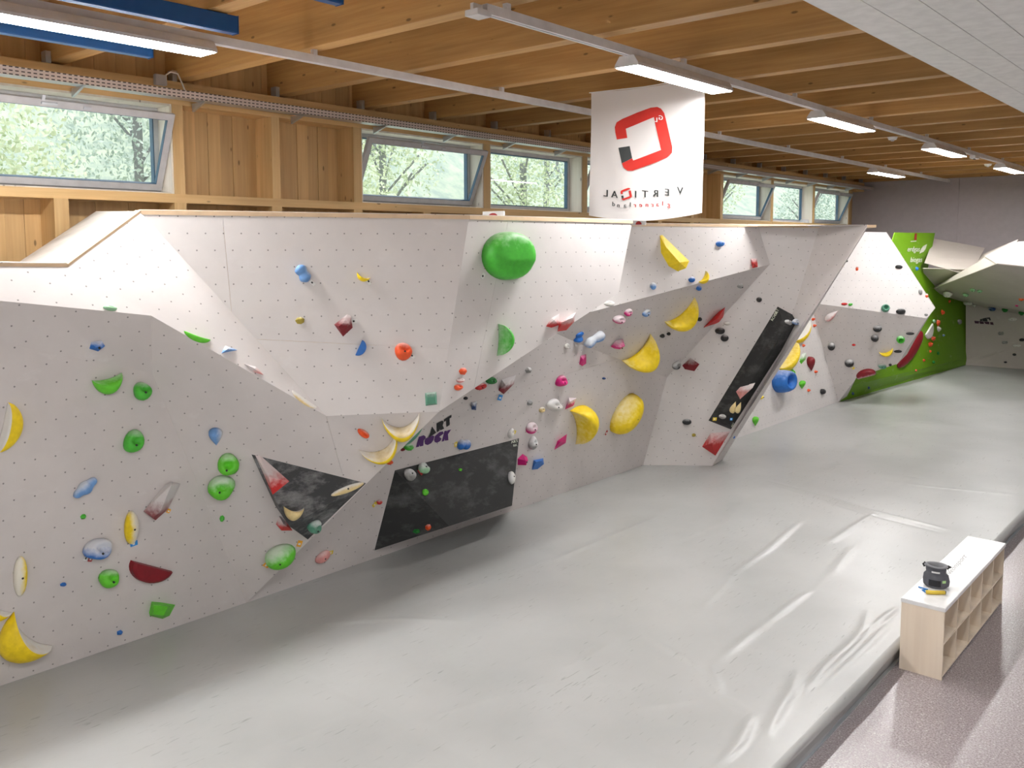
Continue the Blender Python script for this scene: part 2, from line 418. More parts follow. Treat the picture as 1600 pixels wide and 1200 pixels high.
def tree(x, y, h, mat, label, z=None):
    z = .3+max(0, (-x-26))*.62 if z is None else z
    t = empty('tree', (x, y, z-.2), label, 'tree', 'trees outside the windows')
    vs, fs = tube([(0, 0, 0), (.1, .05, h*.5), (0, .1, h*.85)], .16); link('trunk', mesh('trunk', vs, fs, M_BARK), t)
    bvs, bfs = [], []
    for q in range(9):
        an = q*.7
        a, b2 = tube([(0, 0, h*(.3+.05*q)), (math.cos(an)*h*.2, math.sin(an)*h*.2, h*(.5+.05*q))], .05, 5)
        k = len(bvs); bvs += a; bfs += [tuple(i+k for i in f) for f in b2]
    link('branch', mesh('branch', bvs, bfs, M_BARK), t)
    vs, fs = [], []
    for q in range(4200):   # leaf sprays
        rr = random.random()**.4*h*.3; an = random.uniform(0, 6.283); el = random.uniform(-1, 1)
        sq = math.sqrt(1-el*el); c = V((rr*sq*math.cos(an), rr*sq*math.sin(an), h*.66+rr*el*1.25))
        s = random.uniform(.05, .13); a = V((random.gauss(0, 1), random.gauss(0, 1), random.gauss(0, 1))).normalized()*s
        b2 = a.cross(V((random.random(), random.random(), random.random()))).normalized()*s*.6
        k = len(vs); vs += [c-a, c+b2, c+a, c-b2]; fs.append((k, k+1, k+2, k+3))
    link('crown', mesh('crown', vs, fs, mat), t)
TL = [(-27, 9, 9, 0), (-30, 15, 10, 1), (-26, 20, 8.5, 0), (-30, 26, 10, 0), (-27, 32, 9, 0), (-32, 40, 11, 1), (-27, 46, 9, 0), (-31, 57, 10, 0),
      (-27, 66, 9, 1), (-38, 21, 10, 0), (-41, 35, 11, 1), (-42, 54, 11, 0)]
for i, (x, y, h, k) in enumerate(TL):
    tree(x, y, h, (M_TREE1, M_TREE2)[k], '%s tree outside the windows, %s' % (('light green leafy', 'blue green dense')[k], ['nearest the camera', 'second from the left', 'third from the left', 'fourth from the left', 'fifth from the left', 'sixth from the left', 'seventh from the left', 'eighth from the left', 'farthest right', 'uphill behind the fourth', 'uphill behind the fifth', 'uphill behind the eighth'][i]))

# ------------------------------------------------------------ ceiling services: light rails, lamps, blue ducts, tray
def extr_y(sec, y0, y1, mat, name, parent=None, mi=None):
    k = len(sec); vs = [(x, y0, z) for x, z in sec]+[(x, y1, z) for x, z in sec]
    fs = [tuple(range(k)), tuple(range(2*k-1, k-1, -1))]+[(i, i+k, (i+1) % k+k, (i+1) % k) for i in range(k)]
    return link(name, mesh(name, vs, fs, mat), parent)
def rail(xc, y0, y1, label):
    r = empty('light_rail', (xc, (y0+y1)/2, 6.86), label, 'light rail')
    L0, L1 = y0-(y0+y1)/2, y1-(y0+y1)/2
    extr_y([(-.045, -.085), (-.012, -.085), (-.012, -.07), (.012, -.07), (.012, -.085), (.045, -.085), (.045, .01), (-.045, .01)], L0, L1, M_RAILM, 'rail_profile', r)
    extr_y([(-.012, -.071), (.012, -.071), (.012, -.068), (-.012, -.068)], L0, L1, plain('rail_slot', (.30, .32, .33), .5), 'slot', r)
    k = -4
    while 7.08+1.761*k-.12 < y1:
        yy = 7.08+1.761*k-.115
        if yy > y0: box('hanger', (xc-.03, yy-.03, 6.868, xc+.03, yy+.03, 6.942), M_RAILM, r)
        k += 2
    return r
r1 = rail(-9.25, -3, 34.9, 'long thin white light rail nearest the windows, mostly without lamps')
r2 = rail(-6.07, 6.62, 34.9, 'long thin white light rail carrying four lamps over the mat')
box('end_cap', (-6.16, 6.44, 6.73, -5.98, 6.64, 6.79), M_RAILM, r2, .006)
box('end_bracket', (-6.12, 6.48, 6.79, -6.08, 6.62, 6.86), M_RAILM, r2)
LG = 'ceiling lamps on the light rails'
def lamp(xc, y0, y1, label, z=6.65, fill=False):
    t = empty('ceiling_lamp', (xc, (y0+y1)/2, z), label, 'lamp', LG); L = (y1-y0)/2
    extr_y([(-.17, .0), (.17, .0), (.165, .035), (.10, .13), (-.10, .13), (-.165, .035)], -L, L, M_RAILM, 'housing', t)
    for a, b in ((-.155, -.004), (.004, .155)):
        vs, fs = bxd([(a, -L+.02, -.006, b, L-.02, -.001)]); link('diffuser', mesh('diffuser', vs, fs, (M_LIGHT, M_LIGHT2, M_LIGHT3)[int(fill)]), t)
    vs, fs = bxd([(-.004, -L+.02, -.007, .004, L-.02, 0)]); link('centre_bar', mesh('centre_bar', vs, fs, M_ALU), t)
    for s in (-.62, 0, .62):
        vs, fs = bxd([(-.03, s*L-.16, .13, .03, s*L+.16, .20)]); link('rail_adapter', mesh('rail_adapter', vs, fs, M_RUB if s == 0 else M_ALU), t)
lamp(-9.24, 3.05, 5.52, 'long lit lamp at the upper left between two blue ducts')
lamp(-9.29, 27.1, 29.6, 'small distant lit lamp on the rail nearest the windows')
lamp(-6.09, 9.17, 11.6, 'largest lit lamp, hanging just above the white banner')
lamp(-6.09, 14.95, 17.38, 'lit lamp on the right rail, next one beyond the banner')
lamp(-6.09, 21.3, 23.8, 'lit lamp on the right rail, third along beside the small sensor')
lamp(-6.09, 27.9, 30.4, 'farthest lit lamp on the right rail at the picture edge')
lamp(-9.25, -3.3, -.85, 'unseen fill lamp added on the window side rail outside the picture to the left')  # added out of view to brighten the upper left wall
for y, w in ((-3.5, 'nearer the end'), (.5, 'nearer the mat')): lamp(-1.2, y, y+2.45, 'unseen fill lamp added under the white boards above the viewpoint, %s' % w, 6.50, 2)  # unseen pair, added as frontal fill for the left wall and mat
for y in (2, 9, 16):
    lamp(1.6, y, y+2.45, 'unseen weak fill lamp added under the white boards outside the picture, %s' % {2: 'nearest', 9: 'second', 16: 'farthest'}[y], 6.50, True)  # extra row out of view, added only as soft fill light
BG = 'blue ducts under the beams'
def duct(x0, x1, y1, z0, z1, label):
    d = empty('blue_duct', (x0, y1, z0), label, 'duct', BG)
    box('duct_body', (x0, -4.5, z0, x1, y1-.006, z1), M_BLUEP, d, .008)
    box('end_plate', (x0-.004, y1-.006, z0-.004, x1+.004, y1, z1+.004), M_BLUEP, d)
duct(-8.62, -8.50, 5.43, 6.75, 6.93, 'blue duct above and right of the upper left lamp')
duct(-10.20, -10.08, 5.30, 6.70, 6.93, 'blue duct on the window side of the upper left lamp')
duct(-6.86, -6.75, 5.43, 6.75, 6.93, 'short visible end of blue duct at the top edge')

# perforated cable tray
ct = empty('cable_tray', (-12.0, 15, 6.62), 'perforated galvanised cable tray running along above the windows', 'cable tray')
def tray_mat():
    m, nt, b = new_mat('perforated_tray'); v = mapc(nt, 'Object', (1, 1, 1)); s = N(nt, 'ShaderNodeSeparateXYZ'); nt.links.new(v, s.inputs[0])
    a = math_(nt, 'FRACT', math_(nt, 'MULTIPLY', s.outputs[1], 14)); z = math_(nt, 'FRACT', math_(nt, 'MULTIPLY', math_(nt, 'ADD', s.outputs[2], .012), 22))
    k = math_(nt, 'MULTIPLY', math_(nt, 'LESS_THAN', a, .6), math_(nt, 'LESS_THAN', math_(nt, 'ABSOLUTE', math_(nt, 'SUBTRACT', z, .5)), .16))
    nt.links.new(mixc(nt, k, (.62, .54, .50), (.06, .05, .05)), b.inputs['Base Color']); b.inputs['Roughness'].default_value = .45; b.inputs['Metallic'].default_value = .25; return m
extr_y([(0, 0), (.004, 0), (.004, .10), (.012, .104), (.012, .108), (0, .108)], -19, 20.2, tray_mat(), 'side_flange', ct)
extr_y([(-.22, 0), (0, 0), (0, .004), (-.22, .004)], -19, 20.2, M_STEEL, 'tray_base', ct)
extr_y([(-.224, 0), (-.22, 0), (-.22, .06), (-.224, .06)], -19, 20.2, M_STEEL, 'rear_flange', ct)
y = .1
while y < YE-.3:
    vs = [(-.38, y-15, -.12), (-.38, y-15+.035, -.12), (0, y-15, -.002), (0, y-15+.035, -.002), (-.38, y-15, -.002), (-.38, y-15+.035, -.002)]
    link('bracket', mesh('bracket', vs, [(0, 2, 4), (1, 5, 3), (0, 1, 3, 2), (0, 4, 5, 1), (2, 3, 5, 4)], M_STEEL), ct); y += 1.745
jb = empty('junction_box', (-12.38, 6.60, 6.82), 'small grey junction box with cable above the first window end', 'box')
box('box_body', (-12.40, 6.50, 6.82, -12.33, 6.68, 6.97), M_ALU, jb, .008)
vs, fs = tube([V((-12.34, 6.66, 6.97))-jb.location, V((-12.3, 6.72, 7.02))-jb.location, V((-12.25, 6.80, 7.0))-jb.location, V((-12.22, 6.83, 6.9))-jb.location, V((-12.1, 6.84, 6.70))-jb.location], .011)
link('cable', mesh('cable', vs, fs, M_WHITEPAINT, True), jb)
def disc(r, z0, z1, seg=20, r2=None):
    r2 = r if r2 is None else r2
    vs = [(r*math.cos(2*math.pi*i/seg), r*math.sin(2*math.pi*i/seg), z0) for i in range(seg)]+[(r2*math.cos(2*math.pi*i/seg), r2*math.sin(2*math.pi*i/seg), z1) for i in range(seg)]
    return vs, [tuple(range(seg))[::-1], tuple(range(seg, 2*seg))]+[(i, (i+1) % seg, (i+1) % seg+seg, i+seg) for i in range(seg)]
for (x, y, z, lab) in ((-6.80, 21.05, 6.88, 'white round smoke detector left of the light rail under the beams'), (-6.84, 29.86, 6.88, 'farther small white smoke detector under the beams')):
    d = empty('smoke_detector', (x, y, z), lab, 'smoke detector')
    vs, fs = disc(.085, 0, .06, 20, .11); link('base', mesh('base', vs, fs, M_WHITEPAINT), d)
    vs, fs = disc(.03, -.03, 0, 14, .05); link('sensor_cap', mesh('sensor_cap', vs, fs, M_ALU), d)
sn = empty('motion_sensor', (-6.1, 25.1, 6.72), 'small white sensor clipped to the rail beyond the third lamp', 'sensor')
box('sensor_body', (-6.14, 24.9, 6.70, -6.00, 25.3, 6.775), M_WHITEPAINT, sn, .01); box('sensor_lens', (-6.09, 25.05, 6.68, -6.05, 25.15, 6.70), M_RUB, sn)

# ------------------------------------------------------------ mat
ZM = .25
def mat_mat():
    m, nt, b = new_mat('grey_vinyl_mat'); v = mapc(nt, 'Object', (1, 1, 1))
    n1 = noise(nt, v, .7, 4); n2 = noise(nt, mapc(nt, 'Object', (1, .35, 1), (0, 0, .5)), 2.2, 4, .6)
    c = ramp(nt, n1, .35, (.40, .408, .40), .65, (.465, .47, .462))
    for rot, sc, seed in ((.6, (38, 4.5, 1), 0), (-.5, (34, 5, 1), 1), (1.5, (40, 5, 1), 2)):
        s = noise(nt, mapc(nt, 'Object', sc, (0, 0, rot)), 1.1, 2, .4)
        g = noise(nt, mapc(nt, 'Object', (1+seed, 1, 1)), .9+seed*.3, 2)
        k = math_(nt, 'MULTIPLY', ramp(nt, s, .67, (0, 0, 0), .72, (1, 1, 1)), ramp(nt, g, .52, (0, 0, 0), .66, (1, 1, 1)))
        c = mixc(nt, math_(nt, 'MULTIPLY', k, .5), c, (.16, .16, .15))
    ch = ramp(nt, noise(nt, v, 14, 5, .7), .74, (0, 0, 0), .80, (1, 1, 1))
    c = mixc(nt, math_(nt, 'MULTIPLY', ch, .35), c, (.7, .7, .7))
    nt.links.new(c, b.inputs['Base Color'])
    b.inputs['Roughness'].default_value = .33
    b.inputs['Specular IOR Level'].default_value = .55
    bump(nt, b, n2, .35, .02); return m
M_MAT = mat_mat()
RG = [  # creases of the cover sheet: points, height, width
 ([(1200, 751), (1285, 774), (1355, 797), (1480, 827)], .02, .045), ([(1203, 757), (1285, 781), (1355, 803), (1470, 832)], -.015, .03),
 ([(1250, 759), (1312, 730), (1360, 687), (1380, 670), (1432, 659), (1500, 666), (1600, 679)], .018, .06),
 ([(1145, 897), (1200, 860), (1250, 815)], .028, .045), ([(1297, 847), (1335, 822), (1372, 799)], .02, .05), ([(1300, 897), (1330, 857)], .016, .05),
 ([(1400, 762), (1462, 725)], .012, .06), ([(952, 895), (955, 940), (965, 972)], .012, .05), ([(880, 1047), (965, 1000)], .012, .06),
 ([(1000, 980), (1015, 997), (1045, 1015), (1075, 1032), (1105, 1065), (1125, 1090), (1140, 1095), (1180, 1117)], .014, .04),
 ([(1125, 1030), (1200, 970)], .016, .05), ([(1092, 955), (1145, 902)], .014, .05), ([(1175, 1117), (1155, 1162), (1127, 1192)], .024, .035),
 ([(1110, 1040), (1127, 1085)], .018, .03), ([(800, 1080), (880, 1064)], .008, .04), ([(885, 1077), (1000, 1070)], .006, .04), ([(1012, 1105), (1100, 1092)], .008, .04),
 ([(1200, 972), (1262, 925)], .026, .03), ([(1200, 1145), (1220, 1105), (1237, 1080), (1245, 1050)], .022, .035),
 ([(1267, 1070), (1292, 1040), (1330, 1007), (1350, 982), (1357, 955)], .026, .04), ([(1300, 1060), (1335, 1030), (1375, 990), (1400, 965)], .022, .04), ([(1360, 982), (1402, 950)], .022, .03),
 ([(450, 977), (625, 967), (775, 975)], .010, .04), ([(400, 1180), (500, 1140), (540, 1120)], .010, .05), ([(650, 1127), (800, 1082)], .010, .04),
 ([(432, 1035), (550, 1092), (650, 1142), (750, 1195)], .006, .03), ([(815, 897), (925, 850), (975, 830), (1050, 797)], .012, .06), ([(1065, 850), (1132, 820), (1170, 775)], .012, .06),
 ([(212, 1117), (275, 1090), (400, 1040)], .008, .05), ([(1330, 640), (1400, 655), (1430, 661)], .010, .08), ([(1290, 655), (1380, 662), (1430, 661)], .008, .06),
 ([(1430, 700), (1520, 703), (1600, 708)], .008, .05), ([(1320, 745), (1450, 760), (1600, 775)], .006, .04), ([(620, 960), (760, 910), (860, 870)], .008, .06)]
RGW = [([Zp(a, b, ZM).xy for a, b in ps], h, w) for ps, h, w in RG]
segs = []
for ps, h, w in RGW:
    acc = 0; tot = sum((ps[i+1]-ps[i]).length for i in range(len(ps)-1))
    for i in range(len(ps)-1): L = (ps[i+1]-ps[i]).length; segs.append((ps[i], ps[i+1], h, w, acc, tot)); acc += L
import numpy as np
X0, X1, Y0, Y1 = -9.35, -2.865, -4.9, 35.0
def grid(y0, y1, st):
    nx_ = int(round((X1-X0-.06)/st)); ny_ = int(round((y1-y0)/st))
    return np.linspace(X0, X1-.06, nx_+1), np.linspace(y0, y1, ny_+1)
vs, fs = [], []
def matpiece(y0, y1, st):
    xs, ys = grid(y0, y1, st); GX, GY = np.meshgrid(xs, ys, indexing='ij'); Z = np.zeros_like(GX)
    for a, b, h, w, acc, tot in segs:
        d = b-a; L = d.length
        if max(a.y, b.y) < y0-1 or min(a.y, b.y) > y1+1: continue
        t = ((GX-a.x)*d.x+(GY-a.y)*d.y)/L**2; tc = np.clip(t, 0, 1)
        dd = np.hypot(GX-a.x-tc*d.x, GY-a.y-tc*d.y)
        s = (acc+tc*L)/tot; amp = np.sin(np.clip(s, 0.02, .98)*math.pi)**.5
        add = h*amp*np.exp(-(dd/w)**2)
        Z = np.where(np.abs(add) > np.abs(Z), add, Z)
    Z = Z+.004*np.sin(GX*1.7+1.3*np.sin(GY*.9))*np.sin(GY*1.1+np.sin(GX*1.3))
    edge = np.clip((X1-.06-GX)/.25, 0, 1); yb = np.minimum(1, np.minimum(GY-y0, y1-GY)/.1)
    Z = Z*edge*np.clip(yb, 0, 1)
    k = len(vs); n2 = len(ys)
    vs.extend(zip(GX.ravel().tolist(), GY.ravel().tolist(), (Z+ZM).ravel().tolist()))
    for i in range(len(xs)-1):
        for j in range(n2-1): fs.append((k+i*n2+j, k+(i+1)*n2+j, k+(i+1)*n2+j+1, k+i*n2+j+1))
matpiece(1.6, 17, .036); matpiece(17, Y1, .09); matpiece(Y0, 1.6, .12)
mt = empty('crash_mat', (-6, 15, 0), 'huge wrinkled grey vinyl landing mat filling the floor before the climbing walls', 'mat')
o = link('cover_sheet', mesh('cover_sheet', [(a+6, b-15, c) for a, b, c in vs], fs, M_MAT, True), mt)
# rounded free edge, a slack fold and the foot strip
sec = [(X1-.06+.06*math.sin(a), ZM-.06+.06*math.cos(a)) for a in [i*math.pi/12 for i in range(8)]]
sec += [(X1-.02, .15), (X1-.045, .12), (X1-.03, .085), (X1-.055, .05), (X1-.06, 0)]
vs, fs = [], []
ys = [Y0+i*.25 for i in range(int((Y1-Y0)/.25)+1)]
for j, y in enumerate(ys):
    for i, (a, b) in enumerate(sec):
        w = .009*math.sin(y*2.1+i*.4)+.006*math.sin(y*5.3+i) if i > 4 else 0
        vs.append((a+w+6, y-15, b))
k = len(sec)
for j in range(len(ys)-1):
    for i in range(k-1): fs.append((j*k+i, j*k+i+1, (j+1)*k+i+1, (j+1)*k+i))
link('side_skirt', mesh('side_skirt', vs, fs, M_MAT, True), mt)
vs, fs = bxd([(X0+6, Y0-15, .0, X1-.07+6, Y1-15, .2)]); link('foam_core', mesh('foam_core', vs, fs, M_MAT), mt)
extr_y([(X1-.06+6, 0), (X1-.03+6, 0), (X1-.03+6, .012), (X1-.06+6, .02)], Y0-15, Y1-15, M_STEEL, 'foot_strip', mt)

# ------------------------------------------------------------ climbing walls
ZT = 4.85
P = {}
P['base0'] = Zp(0, 1072, ZM); P['P'] = Zp(385, 942, ZM); P['base1'] = Zp(1005, 727, ZM); P['base2'] = Zp(1112, 728, ZM)
P['A2'] = Zp(219, 330, 4.88); P['A3'] = Zp(733, 338, ZT); P['B3'] = Xp(686, 643, -7.2)
g = lambda x, y, a, b, c: pl(x, y, P[a], P[b], P[c])
P['B2'] = g(510, 650, 'A2', 'A3', 'B3'); P['A4'] = Zp(988, 345, ZT); P['B4'] = g(966, 458, 'A3', 'A4', 'B3')
P['B1'] = g(236, 493, 'B2', 'B3', 'P'); P['Q1'] = g(238, 583, 'B2', 'B3', 'P'); P['L0'] = g(0, 536, 'base0', 'P', 'Q1')
P['A1'] = g(105, 414, 'A2', 'B1', 'B2'); P['A0'] = g(0, 413, 'A2', 'B1', 'B2'); P['B0'] = g(0, 470, 'A2', 'B1', 'B2')
P['Am'] = g(-300, 411, 'A2', 'B1', 'B2'); P['Bm'] = g(-300, 412+30, 'A2', 'B1', 'B2')
P['T2'] = Zp(1343, 354, ZT); P['M'] = g(1042, 590, 'base1', 'base2', 'T2'); P['N'] = g(1203, 413, 'base1', 'base2', 'T2'); P['T1'] = g(1184, 352, 'base1', 'base2', 'T2')
P['J'] = g(900, 535, 'P', 'base1', 'M'); P['I'] = Xp(925, 487, -8.2); P['T0'] = g(985, 350, 'T1', 'N', 'I')
P['Il'] = g(840, 509, 'T1', 'N', 'I'); P['T0l'] = g(800, 348, 'T1', 'N', 'I')
P['Jl'] = g(640, 440, 'P', 'base1', 'M'); P['Jm'] = g(780, 480, 'P', 'base1', 'M')
def ext(a, b, t): return P[a]+(P[b]-P[a])*t
cw = empty('climbing_wall', (-9, 9, ZM), 'large faceted off-white bouldering wall along the left side, nearest the camera', 'climbing wall')
facet('F1', cw, [P['A2'], P['A1'], P['A0'], P['B0'], P['B1'], P['B2']], M_PAINT, [], uvrot=.45)
facet('F2', cw, [P['A2'], P['A3'], P['B3'], P['B2']], M_PAINT, [(347, 330, 363, 500), (380, 529, 700, 545)])
facet('F3', cw, [P['A3'], P['A4'], P['B4'], P['B3']], M_PAINT, [(775, 438, 742, 600)])
facet('H', cw, [P['B0'], P['B1'], P['Q1'], P['L0']], M_PAINT2, uvrot=.2)
facet('G', cw, [P['B1'], P['B2'], P['B3'], P['P'], P['Q1']], M_PAINT2, [(510, 651, 527, 712)], uvrot=.25)
facet('L', cw, [P['L0'], P['Q1'], P['P'], P['base0']], M_PAINT2)
# continuation of the wall to the left of the picture
dl = P['base0']-P['P']; dl.normalize()
dB = (P['B0']-P['B1']).normalized(); dA = (P['A0']-P['A1']).normalized()
e = 3.2
facet('F1x', cw, [P['A0'], P['B0'], P['B0']+dB*e, P['A0']+dA*e], M_PAINT, uvrot=.45)
facet('Hx', cw, [P['B0'], P['L0'], P['L0']+(P['L0']-P['Q1']).normalized()*e, P['B0']+dB*e], M_PAINT2)
facet('Lx', cw, [P['L0'], P['base0'], P['base0']+dl*(e+.4), P['L0']+(P['L0']-P['Q1']).normalized()*e], M_PAINT2)
facet('K', cw, [P['P'], P['base1'], P['M'], P['J'], P['Jm'], P['Jl']], M_PAINT2, [(640, 850, 600, 560), (700, 640, 900, 580)][1:], uvrot=.4)
facet('Tw', cw, [P['I'], P['N'], P['M'], P['J']], M_PAINT2)
facet('Twl', cw, [P['I'], P['J'], P['Jm'], P['Il']], M_PAINT2)
facet('T', cw, [P['T0'], P['T1'], P['N'], P['I']], M_PAINT, uvrot=.35)
facet('Tl', cw, [P['T0'], P['I'], P['Il'], P['T0l']], M_PAINT)
facet('U', cw, [P['T1'], P['T2'], P['base2'], P['base1'], P['M'], P['N']], M_PAINT, [(1100, 590, 1190, 600)][:0], uvrot=-.2)
# right return of the leaning panel and its closing board behind
b2b = Zp(1127, 719, ZM); T2b = Zp(1356, 352.5, ZT)
facet('Ue', cw, [P['T2'], T2b, b2b, P['base2']], M_PAINT2)
back = V((-3.2, .6, 0))
facet('Ub', cw, [T2b, T2b+V((-5.0, 1.2, 0)), b2b+V((-3.2, .8, 0)), b2b], M_PAINT2)
# top coping strips of bare plywood
def strip(a, b, w, mat=M_PLYEDGE, nm='coping'):
    d = (b-a).normalized(); s = d.cross(V((0, 0, 1))).normalized()
    if s.dot(CAM-a) < 0: s = -s
    q = V((0, 0, 1))
    vs = []
    for p in (a, b):
        for (i, j) in ((.012, -.035), (.012, .012), (-w, .012), (-w, -.035)): vs.append(p+s*i+q*j-cw.location)
    o = link(nm, mesh(nm, vs, [(0, 1, 2, 3), (7, 6, 5, 4), (0, 4, 5, 1), (1, 5, 6, 2), (2, 6, 7, 3), (3, 7, 4, 0)], mat), cw); return o
strip(P['A2'], P['A3'], .12); strip(P['A3'], P['A4'], .12); strip(P['A1'], P['A2'], .06); strip(P['A0']+dA*e, P['A1'], .06)
strip(P['T0'], P['T1'], .05); strip(P['T1'], P['T2'], .14); strip(P['T2'], T2b, .14)
# sloping white cover board back to the window wall and closing boards
cA1 = Xp(27, 411, -12.35); cA2 = Xp(150, 330, -12.35)
facet('cover', cw, [P['A1'], P['A2'], cA2, cA1], wood('white_glazed_ply', 0, (.76, .73, .70), (.66, .60, .53), knots=False), name='cover_board')
facet('cover2', cw, [P['A2'], P['A3'], V((-12.35, P['A3'].y+.2, ZT-.05)), V((cA2.x, cA2.y+.02, ZT-.05))], M_PAINT, name='cover_board')
facet('cover3', cw, [P['A3'], P['A4'], V((-12.35, P['A4'].y+1, ZT-.05)), V((-12.35, P['A3'].y+.2, ZT-.05))], M_PAINT, name='cover_board')
facet('cover4', cw, [P['T0'], P['T1'], P['T2'], T2b, V((-12.35, T2b.y+.6, ZT-.05)), V((-12.35, P['T0'].y+.6, ZT-.05))], M_PAINT, name='cover_board')
facet('cover5', cw, [P['A0']+dA*e, P['A1'], cA1, V((-12.35, -3, cA1.z))], M_PAINT, name='cover_board')

# second boulder behind, its prow, the green wall and the dark back wall
cw2 = empty('climbing_wall', (-9, 22, ZM), 'white angular bouldering block beyond the leaning panel, in front of the green wall', 'climbing wall')
P['Wb0'] = Zp(1128, 693, ZM); P['Wb1'] = Zp(1310, 628, ZM); P['Wa'] = Xp(1271, 490, -9.5)
P['We'] = g(1302, 602, 'Wb0', 'Wb1', 'Wa')
P['Wl'] = P['Wa']+(P['Wb0']-P['Wb1'])*1.15
P['Va'] = Zp(1384, 363, ZT); P['Vr'] = Yp(1460, 481, 24.3); P['Vl'] = Yp(1281, 475, 22.9); P['Vr2'] = g(1447, 497, 'Va', 'Vr', 'Vl')
for _ in range(12):   # let the shaded facet and the prow share one clean edge
    P['We'] = g(1302, 602, 'Wb0', 'Wb1', 'Wa'); P['Wa'] = g(1271, 490, 'Vl', 'Vr2', 'We')
P['Wl'] = P['Wa']+(P['Wb0']-P['Wb1'])*1.15
P['Vtl'] = g(1300, 361, 'Va', 'Vr', 'Vl'); P['Vll'] = g(1240, 470, 'Va', 'Vr', 'Vl')
P['Vc'] = g(1400, 569, 'Vl', 'Vr2', 'We'); P['Vd'] = g(1338, 590, 'Vl', 'Vr2', 'We')
facet('Wf', cw2, [P['Wb0'], P['Wb1'], P['We'], P['Wa'], P['Wl']], M_PAINT)
facet('V1', cw2, [P['Vtl'], P['Va'], P['Vr'], P['Vr2'], P['Vl'], P['Vll']], M_PAINT)
facet('V2', cw2, [P['Vl'], P['Vr2'], P['Vc'], P['Vd'], P['We'], P['Wa']], M_PAINT2)
vbk = [P['Va']+V((-1.2, 3.5, 0)), P['Vr']+V((-1.5, 3.2, .3)), P['Vc']+V((-.5, 2.5, 0))]
facet('V3', cw2, [P['Va'], P['Vr'], vbk[1], vbk[0]], M_PAINT2)
facet('V4', cw2, [P['Vr'], P['Vr2'], P['Vc'], vbk[2], vbk[1]], M_PAINT2)
facet('V5', cw2, [P['We'], P['Vd'], Zp(1318, 625, ZM)+V((0, .15, 0)), P['Wb1']], M_PAINT2)
facet('Vup', cw2, [P['Vll'], P['Vl'], P['Wa'], P['Wl']], M_PAINT2)
gw = empty('climbing_wall', (-8.8, 29, ZM), 'bright green bouldering wall at the far end with white lettering', 'climbing wall')
P['g1'] = Zp(1310, 628, ZM); P['g2'] = Zp(1510, 570, ZM); P['Gr'] = Zp(1461, 364, 4.93)
G0 = P['g1']+(P['g2']-P['g1'])*.012
gn = (P['g2']-P['g1']).cross(P['Gr']-P['g1']).normalized()
P['k1'] = onp(1316, 614, P['g1'], V((1, 0, 0)), .12); P['k2'] = onp(1510, 560, P['g2'], V((1, 0, 0)), .0)
P['Gl'] = g(1398, 363.3, 'g1', 'g2', 'Gr'); P['Gx'] = g(1508, 366, 'g1', 'g2', 'Gr')
k1 = P['g1']+V((.16, 0, .42)); k0 = G0+V((.16, 0, .42)); k2 = Yp(1510, 559.5, P['g2'].y-.02)
facet('GK', gw, [G0, P['g2'], k2, k0], M_GREEN)
facet('GR', gw, [k0, k2, g(1509, 455, 'g1', 'g2', 'Gr'), g(1449, 424, 'g1', 'g2', 'Gr'), P['Gr'], P['Gl']], M_GREEN)
bw = empty('climbing_wall', (-5, 34, ZM), 'dark beige overhanging boulder across the far end wall, at the right edge', 'climbing wall')
YB = P['g2'].y
N_ = {}
N_['a'] = Yp(1461, 364, 33.0); N_['b'] = Yp(1536, 396, 33.6); N_['c'] = Yp(1519, 421, 31.0); N_['d'] = Yp(1442, 419.5, 31.0)
N_['e'] = Yp(1447, 455, 32.6); N_['f'] = Yp(1558, 412, 28.0); N_['g'] = Yp(1540, 401, 29.6); N_['h'] = Yp(1587, 378, 30.2); N_['h2'] = Yp(1600, 377, 30.2)
N_['R1'] = Yp(1760, 366, 30.2); N_['R2'] = Yp(1760, 434, 28.0); N_['R3'] = Yp(1760, 518, 32.6); N_['R4'] = Yp(1760, 524, 33.2)
N_['s1'] = Yp(1470, 464, 33.2); N_['j1'] = Yp(1509, 473, YB); N_['R5'] = Yp(1760, 527, YB)
N_['tb'] = V((N_['h'].x-1.2, YE-.02, N_['h'].z)); N_['ta'] = N_['a']+V((-.3, 2.2, 0))
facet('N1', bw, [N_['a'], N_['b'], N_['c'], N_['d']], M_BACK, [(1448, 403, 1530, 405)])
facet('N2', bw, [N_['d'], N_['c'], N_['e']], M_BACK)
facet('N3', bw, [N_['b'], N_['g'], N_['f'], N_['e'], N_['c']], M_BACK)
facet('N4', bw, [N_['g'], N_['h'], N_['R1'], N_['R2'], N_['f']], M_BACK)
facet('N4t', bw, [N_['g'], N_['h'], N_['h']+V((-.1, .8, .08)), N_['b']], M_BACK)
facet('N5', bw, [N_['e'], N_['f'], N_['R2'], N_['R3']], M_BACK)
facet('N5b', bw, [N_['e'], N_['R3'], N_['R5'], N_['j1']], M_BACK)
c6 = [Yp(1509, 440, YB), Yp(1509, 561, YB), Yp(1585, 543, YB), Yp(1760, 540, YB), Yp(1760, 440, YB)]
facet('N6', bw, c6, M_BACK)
facet('N7', bw, [Yp(1509, 561, YB), Yp(1585, 543, YB), Yp(1760, 540, YB), Zp(1760, 588, ZM)+V((0, -.1, 0)), Zp(1510, 570, ZM)+V((0, -.1, 0))], M_BACK)

